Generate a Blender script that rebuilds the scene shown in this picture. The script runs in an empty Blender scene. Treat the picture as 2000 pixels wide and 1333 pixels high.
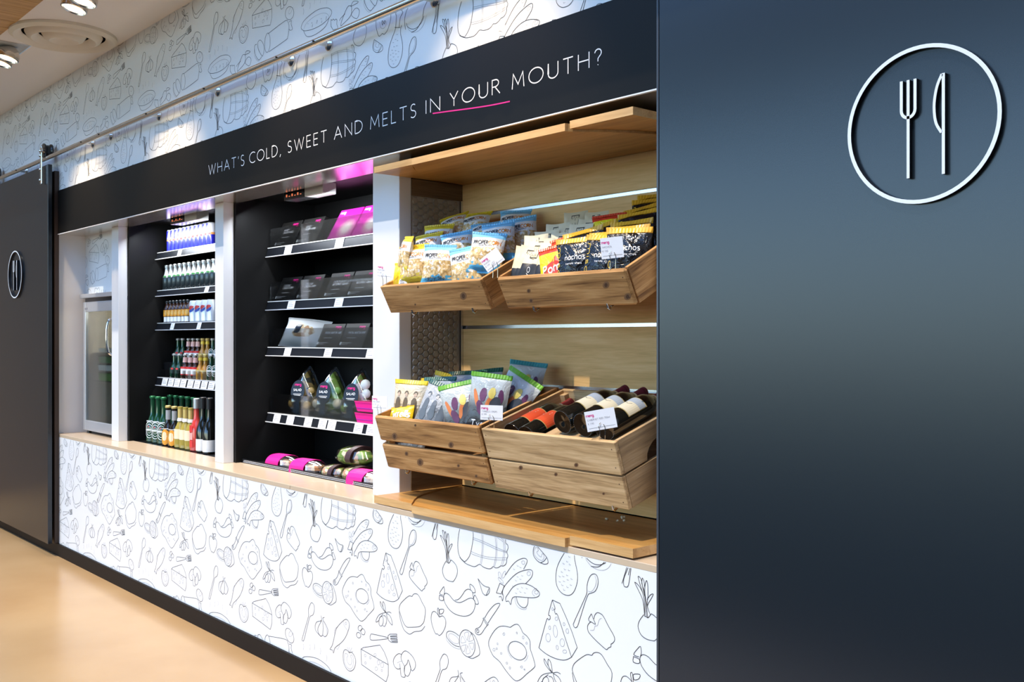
import bpy, bmesh, math, random
from mathutils import Vector, Matrix, Euler
R = math.radians
random.seed(7)
C = bpy.context.scene.collection
SC = bpy.context.scene

# ------------------------------------------------------------------ camera, sky, sun, exposure
cam = bpy.data.objects.new('camera', bpy.data.cameras.new('camera')); C.objects.link(cam)
cam.location = (0, -2.1, 1.41); cam.rotation_euler = (R(90), 0, R(48.4706))
cam.data.sensor_width = 36; cam.data.lens = 35.1; cam.data.shift_y = -4.5/2000
cam.data.clip_start = .05
SC.camera = cam
W = bpy.data.worlds.new('sky'); SC.world = W; W.use_nodes = True
nt = W.node_tree; sky = nt.nodes.new('ShaderNodeTexSky'); sky.sky_type = 'NISHITA'
sky.sun_disc = False; sky.sun_elevation = R(58); sky.sun_rotation = R(180); sky.air_density = 1.0; sky.dust_density = .2; sky.ozone_density = 2.5
wbm = nt.nodes.new('ShaderNodeMix'); wbm.data_type = 'RGBA'; wbm.blend_type = 'MULTIPLY'; wbm.inputs['Factor'].default_value = 1   # white balance set for the warm lamps: daylight reads blue
wbm.inputs[7].default_value = (.74, .89, 1.02, 1); nt.links.new(sky.outputs[0], wbm.inputs[6])
nt.links.new(wbm.outputs[2], nt.nodes['Background'].inputs[0]); nt.nodes['Background'].inputs[1].default_value = .52
sd = bpy.data.lights.new('sun', 'SUN'); sd.energy = 3.1; sd.angle = R(.6); sd.color = (1, .91, .77)
sun = bpy.data.objects.new('sun', sd); C.objects.link(sun); sun.location = (0, -4, 6)
sun.rotation_euler = Vector((-.047*.5, .5, -.866)).to_track_quat('-Z', 'Y').to_euler()
SC.view_settings.view_transform = 'Standard'; SC.view_settings.look = 'None'
SC.view_settings.exposure = .12; SC.view_settings.gamma = 1; SC.view_settings.use_curve_mapping = False

# ------------------------------------------------------------------ materials
def newmat(name):
    m = bpy.data.materials.new(name); m.use_nodes = True
    return m, m.node_tree, m.node_tree.nodes['Principled BSDF']
def mat(name, col, rough=.5, metal=0, emit=None, es=0, spec=.5, bump=0, bscale=300, coat=0):
    m, t, p = newmat(name)
    p.inputs['Base Color'].default_value = (*col, 1); p.inputs['Roughness'].default_value = rough
    p.inputs['Metallic'].default_value = metal; p.inputs['Specular IOR Level'].default_value = spec
    if coat: p.inputs['Coat Weight'].default_value = coat; p.inputs['Coat Roughness'].default_value = .08
    if emit: p.inputs['Emission Color'].default_value = (*emit, 1); p.inputs['Emission Strength'].default_value = es
    if bump:
        n = t.nodes.new('ShaderNodeTexNoise'); n.inputs['Scale'].default_value = bscale
        tc = t.nodes.new('ShaderNodeTexCoord'); t.links.new(tc.outputs['Object'], n.inputs['Vector'])
        b = t.nodes.new('ShaderNodeBump'); b.inputs['Strength'].default_value = bump; b.inputs['Distance'].default_value = .002
        t.links.new(n.outputs[0], b.inputs['Height']); t.links.new(b.outputs[0], p.inputs['Normal'])
    return m
def ramp(t, stops, interp='LINEAR'):
    r = t.nodes.new('ShaderNodeValToRGB'); r.color_ramp.interpolation = interp
    e = r.color_ramp.elements
    while len(e) < len(stops): e.new(.5)
    for k, (pos, c) in enumerate(stops): e[k].position = pos; e[k].color = (*c, 1)
    return r
def mth(t, op, a, b=None):
    n = t.nodes.new('ShaderNodeMath'); n.operation = op
    for i, v in enumerate((a, b)):
        if v is None: continue
        if isinstance(v, (int, float)): n.inputs[i].default_value = v
        else: t.links.new(v, n.inputs[i])
    return n.outputs[0]
def wood(name, dark, mid, light, axis='X', rough=.55, grain=1.0, bump=.25, fine=90, spec=.3):
    """grain runs along `axis` in the piece's own coordinates; each piece gets its own offset"""
    m, t, p = newmat(name)
    tc = t.nodes.new('ShaderNodeTexCoord'); oi = t.nodes.new('ShaderNodeObjectInfo')
    add = t.nodes.new('ShaderNodeVectorMath'); add.operation = 'MULTIPLY_ADD'
    cmb = t.nodes.new('ShaderNodeCombineXYZ')
    for i in range(3): t.links.new(oi.outputs['Random'], cmb.inputs[i])
    t.links.new(cmb.outputs[0], add.inputs[0]); add.inputs[1].default_value = (9, 7, 8); t.links.new(tc.outputs['Object'], add.inputs[2])
    mp = t.nodes.new('ShaderNodeMapping'); s = [14, 14, 14]; s['XYZ'.index(axis)] = 1.1
    mp.inputs['Scale'].default_value = s; t.links.new(add.outputs[0], mp.inputs['Vector'])
    n1 = t.nodes.new('ShaderNodeTexNoise'); n1.inputs['Scale'].default_value = 2.2*grain; n1.inputs['Detail'].default_value = 6; n1.inputs['Distortion'].default_value = .7
    t.links.new(mp.outputs[0], n1.inputs['Vector'])
    s2 = [fine]*3; s2['XYZ'.index(axis)] = 4
    mp2 = t.nodes.new('ShaderNodeMapping'); mp2.inputs['Scale'].default_value = s2; t.links.new(add.outputs[0], mp2.inputs['Vector'])
    n2 = t.nodes.new('ShaderNodeTexNoise'); n2.inputs['Scale'].default_value = 3; n2.inputs['Detail'].default_value = 3
    t.links.new(mp2.outputs[0], n2.inputs['Vector'])
    f = mth(t, 'ADD', mth(t, 'MULTIPLY', n1.outputs[0], .68), mth(t, 'MULTIPLY', n2.outputs[0], .32))
    r = ramp(t, [(.33, dark), (.5, mid), (.66, light)]); t.links.new(f, r.inputs[0])
    t.links.new(r.outputs[0], p.inputs['Base Color']); p.inputs['Roughness'].default_value = rough; p.inputs['Specular IOR Level'].default_value = spec
    b = t.nodes.new('ShaderNodeBump'); b.inputs['Strength'].default_value = bump; b.inputs['Distance'].default_value = .002
    t.links.new(f, b.inputs['Height']); t.links.new(b.outputs[0], p.inputs['Normal'])
    return m
def clear(name, tint=(1, 1, 1), refl=.12, rough=.05):
    """thin clear plastic or glass: see-through with a sheen"""
    m, t, p = newmat(name); t.nodes.remove(p)
    out = t.nodes['Material Output']; tr = t.nodes.new('ShaderNodeBsdfTransparent'); tr.inputs[0].default_value = (*tint, 1)
    gl = t.nodes.new('ShaderNodeBsdfGlossy'); gl.inputs['Roughness'].default_value = rough
    lw = t.nodes.new('ShaderNodeLayerWeight'); lw.inputs[0].default_value = .35
    mx = t.nodes.new('ShaderNodeMixShader')
    t.links.new(mth(t, 'MULTIPLY_ADD', lw.outputs['Fresnel'], .7), mx.inputs[0])
    mx.inputs[0].links[0].from_node.inputs[2].default_value = refl*.4
    t.links.new(tr.outputs[0], mx.inputs[1]); t.links.new(gl.outputs[0], mx.inputs[2]); t.links.new(mx.outputs[0], out.inputs[0])
    return m
def uvzones(name, stops, rough=.35, interp='CONSTANT', blobs=None, coat=0, crinkle=.5, axis='Y'):
    """colour bands along a packet's height (UV), optional printed blobs inside a band, crinkled film relief"""
    m, t, p = newmat(name)
    uv = t.nodes.new('ShaderNodeTexCoord'); sp = t.nodes.new('ShaderNodeSeparateXYZ'); t.links.new(uv.outputs['UV'], sp.inputs[0])
    r = ramp(t, stops, interp); t.links.new(sp.outputs[axis], r.inputs[0]); col = r.outputs[0]
    oi = t.nodes.new('ShaderNodeObjectInfo')
    if blobs:
        lo, hi, c1, c2, sc, thr = blobs
        ad = t.nodes.new('ShaderNodeVectorMath'); ad.operation = 'MULTIPLY_ADD'; cm = t.nodes.new('ShaderNodeCombineXYZ')
        t.links.new(oi.outputs['Random'], cm.inputs[0]); t.links.new(oi.outputs['Random'], cm.inputs[1])
        t.links.new(cm.outputs[0], ad.inputs[0]); ad.inputs[1].default_value = (5, 5, 5); t.links.new(uv.outputs['UV'], ad.inputs[2])
        n = t.nodes.new('ShaderNodeTexNoise'); n.inputs['Scale'].default_value = sc; n.inputs['Detail'].default_value = 4; t.links.new(ad.outputs[0], n.inputs['Vector'])
        v = t.nodes.new('ShaderNodeTexVoronoi'); v.inputs['Scale'].default_value = sc*1.6; t.links.new(ad.outputs[0], v.inputs['Vector'])
        rc = ramp(t, [(0, c1), (.6, c2), (1, tuple(.45*a for a in c2))]); t.links.new(v.outputs['Distance'], rc.inputs[0])
        band = mth(t, 'MULTIPLY', mth(t, 'GREATER_THAN', sp.outputs[axis], lo), mth(t, 'LESS_THAN', sp.outputs[axis], hi))
        fac = mth(t, 'MULTIPLY', band, mth(t, 'GREATER_THAN', n.outputs[0], thr))
        mx = t.nodes.new('ShaderNodeMix'); mx.data_type = 'RGBA'
        t.links.new(fac, mx.inputs['Factor']); t.links.new(col, mx.inputs[6]); t.links.new(rc.outputs[0], mx.inputs[7]); col = mx.outputs[2]
    t.links.new(col, p.inputs['Base Color']); p.inputs['Roughness'].default_value = rough
    if coat: p.inputs['Coat Weight'].default_value = coat; p.inputs['Coat Roughness'].default_value = .12
    if crinkle:
        n = t.nodes.new('ShaderNodeTexNoise'); n.inputs['Scale'].default_value = 28; n.inputs['Detail'].default_value = 3; n.inputs['Distortion'].default_value = 1.2
        t.links.new(uv.outputs['Object'], n.inputs['Vector'])
        b = t.nodes.new('ShaderNodeBump'); b.inputs['Strength'].default_value = crinkle; b.inputs['Distance'].default_value = .012
        t.links.new(n.outputs[0], b.inputs['Height']); t.links.new(b.outputs[0], p.inputs['Normal'])
    return m
def zzones(name, stops, rough=.2, metal=0, zmax=1.0, interp='CONSTANT', coat=.3):
    """colour bands along an upright bottle or can (object Z / height)"""
    m, t, p = newmat(name); tc = t.nodes.new('ShaderNodeTexCoord'); sp = t.nodes.new('ShaderNodeSeparateXYZ')
    t.links.new(tc.outputs['Object'], sp.inputs[0]); r = ramp(t, stops, interp)
    t.links.new(mth(t, 'DIVIDE', sp.outputs['Z'], zmax), r.inputs[0]); t.links.new(r.outputs[0], p.inputs['Base Color'])
    p.inputs['Roughness'].default_value = rough; p.inputs['Metallic'].default_value = metal; p.inputs['Coat Weight'].default_value = coat
    return m
def mottled(name, cols, scale=40, rough=.5):
    m, t, p = newmat(name); tc = t.nodes.new('ShaderNodeTexCoord')
    v = t.nodes.new('ShaderNodeTexVoronoi'); v.inputs['Scale'].default_value = scale; t.links.new(tc.outputs['Object'], v.inputs['Vector'])
    sp = t.nodes.new('ShaderNodeSeparateColor'); t.links.new(v.outputs['Color'], sp.inputs[0])
    r = ramp(t, [(k/len(cols), c) for k, c in enumerate(cols)], 'CONSTANT'); t.links.new(sp.outputs[0], r.inputs[0])
    t.links.new(r.outputs[0], p.inputs['Base Color']); p.inputs['Roughness'].default_value = rough
    return m

M = {}
M['white'] = mat('white_laminate', (.72, .72, .72), .42)
M['wallpaper'] = mat('wall_vinyl', (.80, .80, .79), .38, bump=.02, bscale=700)
M['ink'] = mat('print_ink', (.02, .02, .022), .6)
M['ink_thin'] = mat('print_ink_grey', (.16, .16, .17), .6)
M['plaster'] = mat('ceiling_plaster', (.88, .83, .78), .8)
M['door'] = None
M['fascia'] = mat('fascia_black', (.007, .006, .005), .38, bump=.02, bscale=900, spec=.14)
M['door'] = mat('door_charcoal', (.005, .009, .014), .26, bump=.025, bscale=650, spec=.5)
M['door'].node_tree.nodes['Principled BSDF'].inputs['IOR'].default_value = 1.6
M['jamb'] = mat('jamb_brown', (.035, .02, .013), .5)
M['black'] = mat('matt_black', (.003, .003, .003), .5, spec=.2)
M['blackgloss'] = mat('satin_black', (.01, .01, .011), .25)
M['lettering'] = mat('white_letter', (.9, .9, .9), .5)
M['emblem'] = mat('emblem_white', (.85, .85, .85), .35)
M['magenta'] = mat('magenta', (.74, .008, .23), .4)
M['steel'] = mat('brushed_steel', (.74, .71, .67), .2, 1)
M['chrome'] = mat('chrome', (.75, .74, .72), .1, 1)
M['alu'] = mat('aluminium', (.72, .75, .78), .25, 1)
M['soffit'] = mat('soffit_satin_metal', (.70, .66, .62), .16, .8)
M['edge'] = mat('edge_trim', (.85, .84, .82), .3)
M['worktop'] = mat('worktop_beige', (.58, .45, .31), .22)
M['floor'] = None
M['skirt'] = mat('skirting_black', (.007, .006, .006), .55, spec=.2)
M['oak'] = wood('oak_veneer', (.38, .20, .06), (.53, .30, .10), (.62, .38, .15), 'X', .42, .9, .1, 70)
M['oakedge'] = wood('oak_edge', (.50, .28, .10), (.62, .37, .15), (.70, .45, .20), 'X', .45, 1.2, .1, 70)
M['shelfface'] = wood('shaded_shelf_veneer', (.36, .17, .04), (.50, .25, .065), (.58, .32, .10), 'X', .35, .9, .1, 70)  # oak faces toned darker than the sunlit edge: shade put into the colour
M['oakback'] = wood('oak_back', (.66, .37, .12), (.82, .49, .19), (.90, .58, .26), 'X', .5, .8, .12, 60)
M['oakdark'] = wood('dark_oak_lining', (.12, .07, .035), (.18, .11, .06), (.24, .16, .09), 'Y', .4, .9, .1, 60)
M['cratex'] = wood('crate_board', (.14, .06, .018), (.43, .22, .075), (.62, .36, .145), 'X', .75, 1.3, .6, 120)
M['cratey'] = wood('crate_side', (.14, .06, .018), (.43, .22, .075), (.62, .36, .145), 'Y', .75, 1.3, .6, 120)
M['crategx'] = wood('pale_crate_board', (.24, .14, .06), (.54, .345, .16), (.72, .50, .27), 'X', .8, 1.3, .5, 80)
M['crategy'] = wood('pale_crate_side', (.27, .17, .085), (.42, .27, .13), (.52, .36, .2), 'Y', .8, 1.3, .5, 80)
M['knot'] = mat('knot', (.07, .03, .012), .7)
M['knotring'] = mat('knot_ring', (.20, .10, .04), .75)
M['hex'] = mat('hex_panel_taupe', (.36, .32, .26), .22)
M['hexback'] = mat('hex_panel_back', (.42, .385, .33), .35)  # lighter than the tiles: highlights along the hexagon edges put into the colour
M['glass'] = clear('clear_glass', (.93, .96, .95), .08)
M['acrylic'] = clear('clear_acrylic', (.96, .97, .97), .08)
M['film'] = clear('clear_film', (.95, .96, .95), .2, .12)
M['card'] = mat('price_card', (.86, .86, .88), .5)
M['greytext'] = mat('grey_text', (.25, .25, .28), .6)
M['strip'] = mat('price_strip_black', (.008, .009, .012), .4, spec=.25)
M['lamp'] = mat('lamp_glow', (1, .9, .7), .4, emit=(1, .80, .52), es=4)
M['led'] = mat('led_glow', (1, 1, 1), .4, emit=(.92, .96, 1), es=16)
M['grey'] = mat('grey_plastic', (.5, .5, .48), .4)
M['silverpaint'] = mat('silver_paint', (.55, .57, .60), .3, .5)
M['vinylbag'] = mat('orange_print', (.72, .25, .02), .4)
M['fridgein'] = mat('fridge_lining', (.70, .64, .54), .5)

def floor_mat():
    m, t, p = newmat('resin_floor'); tc = t.nodes.new('ShaderNodeTexCoord')
    n = t.nodes.new('ShaderNodeTexNoise'); n.inputs['Scale'].default_value = 1.3; n.inputs['Detail'].default_value = 5; t.links.new(tc.outputs['Object'], n.inputs['Vector'])
    r = ramp(t, [(.3, (.42, .26, .12)), (.55, (.48, .31, .15)), (.75, (.52, .35, .18))]); t.links.new(n.outputs[0], r.inputs[0])
    t.links.new(r.outputs[0], p.inputs['Base Color']); p.inputs['Roughness'].default_value = .24
    n2 = t.nodes.new('ShaderNodeTexNoise'); n2.inputs['Scale'].default_value = 9; t.links.new(tc.outputs['Object'], n2.inputs['Vector'])
    b = t.nodes.new('ShaderNodeBump'); b.inputs['Strength'].default_value = .06; t.links.new(n2.outputs[0], b.inputs['Height']); t.links.new(b.outputs[0], p.inputs['Normal'])
    return m
M['floor'] = floor_mat()

# ------------------------------------------------------------------ mesh helpers
class MB:
    def __init__(s): s.v = []; s.f = []; s.m = []; s.uv = {}
    def face(s, idx, m=0, uv=None):
        if uv: s.uv[len(s.f)] = uv
        s.f.append(tuple(idx)); s.m.append(m)
    def box(s, x0, x1, y0, y1, z0, z1, m=0):
        b = len(s.v)
        s.v += [(x, y, z) for z in (z0, z1) for y in (y0, y1) for x in (x0, x1)]
        for q in ((0, 2, 3, 1), (4, 5, 7, 6), (0, 1, 5, 4), (2, 6, 7, 3), (0, 4, 6, 2), (1, 3, 7, 5)): s.face([b+i for i in q], m)
        return s
    def poly(s, pts, fn, t0, t1, m=0, side=None):
        """outline pts (u, v), counter-clockwise as seen from t1, through thickness t0..t1"""
        n = len(pts); b = len(s.v)
        s.v += [fn(u, v, t0) for u, v in pts] + [fn(u, v, t1) for u, v in pts]
        s.face([b+i for i in reversed(range(n))], m); s.face([b+n+i for i in range(n)], m)
        for i in range(n):
            j = (i+1) % n; s.face((b+i, b+j, b+n+j, b+n+i), m if side is None else side)
        return s
    def lathe(s, prof, n=20, m=0, mats=None, a0=0, a1=360, cx=0, cy=0):
        full = a1-a0 >= 360; k = n if full else n+1; b = len(s.v)
        for r, z in prof:
            for i in range(k):
                a = R(a0+(a1-a0)*i/n); s.v.append((cx+r*math.cos(a), cy+r*math.sin(a), z))
        for j in range(len(prof)-1):
            mm = mats[j] if mats else m
            for i in range(n):
                i2 = (i+1) % k if full else i+1
                s.face((b+j*k+i, b+j*k+i2, b+(j+1)*k+i2, b+(j+1)*k+i), mm)
        if full:
            if prof[0][0] > 1e-5: s.face([b+i for i in reversed(range(k))], mats[0] if mats else m)
            if prof[-1][0] > 1e-5: s.face([b+(len(prof)-1)*k+i for i in range(k)], mats[-1] if mats else m)
        return s
    def tube(s, pts, r, n=8, m=0):
        pts = [Vector(p) for p in pts]; b = len(s.v); up = Vector((0, 0, 1))
        for i, p in enumerate(pts):
            d = (pts[min(i+1, len(pts)-1)]-pts[max(i-1, 0)]).normalized()
            ref = up if abs(d.z) < .9 else Vector((1, 0, 0))
            a = d.cross(ref).normalized(); c = a.cross(d)
            for k in range(n):
                t = 2*math.pi*k/n; s.v.append(tuple(p+(a*math.cos(t)+c*math.sin(t))*r))
        for i in range(len(pts)-1):
            for k in range(n):
                k2 = (k+1) % n; s.face((b+i*n+k, b+i*n+k2, b+(i+1)*n+k2, b+(i+1)*n+k), m)
        s.face([b+k for k in reversed(range(n))], m); s.face([b+(len(pts)-1)*n+k for k in range(n)], m)
        return s
    def ribbon(s, pts, w, fn, m=0, closed=False):
        """flat stroke of width w along 2-D pts, laid on the surface fn(u, v)"""
        if closed: pts = pts+[pts[0]]
        n = len(pts)
        if n < 2: return s
        b = len(s.v)
        for i in range(n):
            p = pts[i]
            if closed and i in (0, n-1): q, r = pts[n-2], pts[1]
            else: q, r = pts[max(i-1, 0)], pts[min(i+1, n-1)]
            d1 = (p[0]-q[0], p[1]-q[1]); d2 = (r[0]-p[0], r[1]-p[1])
            l1 = math.hypot(*d1) or 1e-9; l2 = math.hypot(*d2) or 1e-9
            if i == 0 and not closed: t = (d2[0]/l2, d2[1]/l2)
            elif i == n-1 and not closed: t = (d1[0]/l1, d1[1]/l1)
            else: t = (d1[0]/l1+d2[0]/l2, d1[1]/l1+d2[1]/l2)
            l = math.hypot(*t)
            if l < 1e-6: t = (d1[0]/l1, d1[1]/l1); l = 1
            t = (t[0]/l, t[1]/l); k = w/2
            c = max(.5, abs((t[0]*d2[0]+t[1]*d2[1])/l2)) if i < n-1 or closed else 1; k /= c
            s.v.append(fn(p[0]-t[1]*k, p[1]+t[0]*k)); s.v.append(fn(p[0]+t[1]*k, p[1]-t[0]*k))
        for i in range(n-1): s.face((b+2*i, b+2*i+1, b+2*i+3, b+2*i+2), m)
        return s
    def patch(s, pts, fn, m=0):
        b = len(s.v); s.v += [fn(u, v) for u, v in pts]; s.face([b+i for i in range(len(pts))], m); return s
    def fill(s, pts, fn, m=0, k=6, q=4):
        """filled outline that follows a bulging surface: cut into a small grid"""
        us = [p[0] for p in pts]; lo, hi = min(us), max(us); n = len(pts); cols = []
        for i in range(k+1):
            u = min(max(lo+(hi-lo)*i/k, lo+1e-6), hi-1e-6); zs = []
            for j in range(n):
                a, b = pts[j], pts[(j+1) % n]
                if (a[0]-u)*(b[0]-u) < 0: zs.append(a[1]+(b[1]-a[1])*(u-a[0])/(b[0]-a[0]))
            if not zs: zs = [pts[0][1]]
            cols.append((u, min(zs), max(zs)))
        b = len(s.v)
        for u, z0, z1 in cols: s.v += [fn(u, z0+(z1-z0)*j/q) for j in range(q+1)]
        for i in range(k):
            for j in range(q): s.face((b+i*(q+1)+j, b+(i+1)*(q+1)+j, b+(i+1)*(q+1)+j+1, b+i*(q+1)+j+1), m)
        return s
    def mesh(s, name, mats, smooth=False, bevel=0, seg=1):
        me = bpy.data.meshes.new(name); me.from_pydata(s.v, [], s.f)
        for k in (mats if isinstance(mats, (list, tuple)) else [mats]): me.materials.append(k)
        for p, k in zip(me.polygons, s.m): p.material_index = k
        if s.uv:
            ul = me.uv_layers.new(name='UVMap')
            for fi, uv in s.uv.items():
                for li, c in zip(me.polygons[fi].loop_indices, uv): ul.data[li].uv = c
        if bevel:
            bm = bmesh.new(); bm.from_mesh(me)
            ed = [e for e in bm.edges if len(e.link_faces) == 2 and e.calc_face_angle(0) > .5]
            bmesh.ops.bevel(bm, geom=ed, offset=bevel, segments=seg, affect='EDGES', profile=.5); bm.to_mesh(me); bm.free()
        if smooth:
            me.polygons.foreach_set('use_smooth', [True]*len(me.polygons))
            try: me.set_sharp_from_angle(angle=R(38))
            except Exception: pass
        me.update(); return me
    def build(s, name, mats, parent=None, loc=(0, 0, 0), rot=(0, 0, 0), smooth=False, bevel=0, seg=1):
        o = bpy.data.objects.new(name, s.mesh(name, mats, smooth, bevel, seg)); C.objects.link(o)
        o.location = loc; o.rotation_euler = rot
        if parent: o.parent = parent
        return o
def tag(o, label=None, cat=None, group=None, kind=None):
    if label: o['label'] = label
    if cat: o['category'] = cat
    if group: o['group'] = group
    if kind: o['kind'] = kind
    return o
def empty(name, loc=(0, 0, 0), rot=(0, 0, 0), parent=None):
    o = bpy.data.objects.new(name, None); C.objects.link(o); o.location = loc; o.rotation_euler = rot; o.empty_display_size = .05
    if parent: o.parent = parent
    return o
def dup(o, parent=None):
    c = o.copy(); C.objects.link(c)
    if parent: c.parent = parent
    for ch in list(o.children): dup(ch, c)
    return c
def box(name, x0, x1, y0, y1, z0, z1, m, parent=None, bevel=0, loc=(0, 0, 0)):
    return MB().box(x0, x1, y0, y1, z0, z1).build(name, m, parent, loc=loc, bevel=bevel)
def cbox(name, x0, x1, y0, y1, z0, z1, m, parent=None, bevel=0, base=(0, 0, 0)):
    """box with its origin at its own centre, so that the grain coordinates are its own"""
    cx, cy, cz = (x0+x1)/2, (y0+y1)/2, (z0+z1)/2; a, b, c = (x1-x0)/2, (y1-y0)/2, (z1-z0)/2
    return MB().box(-a, a, -b, b, -c, c).build(name, m, parent, loc=(cx, cy, cz), bevel=bevel)
def share(name, me, parent=None, loc=(0, 0, 0), rot=(0, 0, 0)):
    o = bpy.data.objects.new(name, me); C.objects.link(o); o.location = loc; o.rotation_euler = rot
    if parent: o.parent = parent
    return o
def spline(pts, closed=False, k=4):
    n = len(pts)
    if n < 3: return list(pts)
    out = []; rng = n if closed else n-1
    for i in range(rng):
        p1 = pts[i]; p2 = pts[(i+1) % n]
        p0 = pts[(i-1) % n] if closed or i > 0 else p1
        p3 = pts[(i+2) % n] if closed or i+2 < n else p2
        for j in range(k):
            t = j/k; t2 = t*t; t3 = t2*t
            out.append(tuple(.5*(2*b+(c-a)*t+(2*a-5*b+4*c-d)*t2+(3*b-a-3*c+d)*t3) for a, b, c, d in zip(p0, p1, p2, p3)))
    if not closed: out.append(pts[-1])
    return out
ORD = ['first', 'second', 'third', 'fourth', 'fifth', 'sixth', 'seventh', 'eighth', 'ninth', 'tenth', 'eleventh', 'twelfth']

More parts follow.
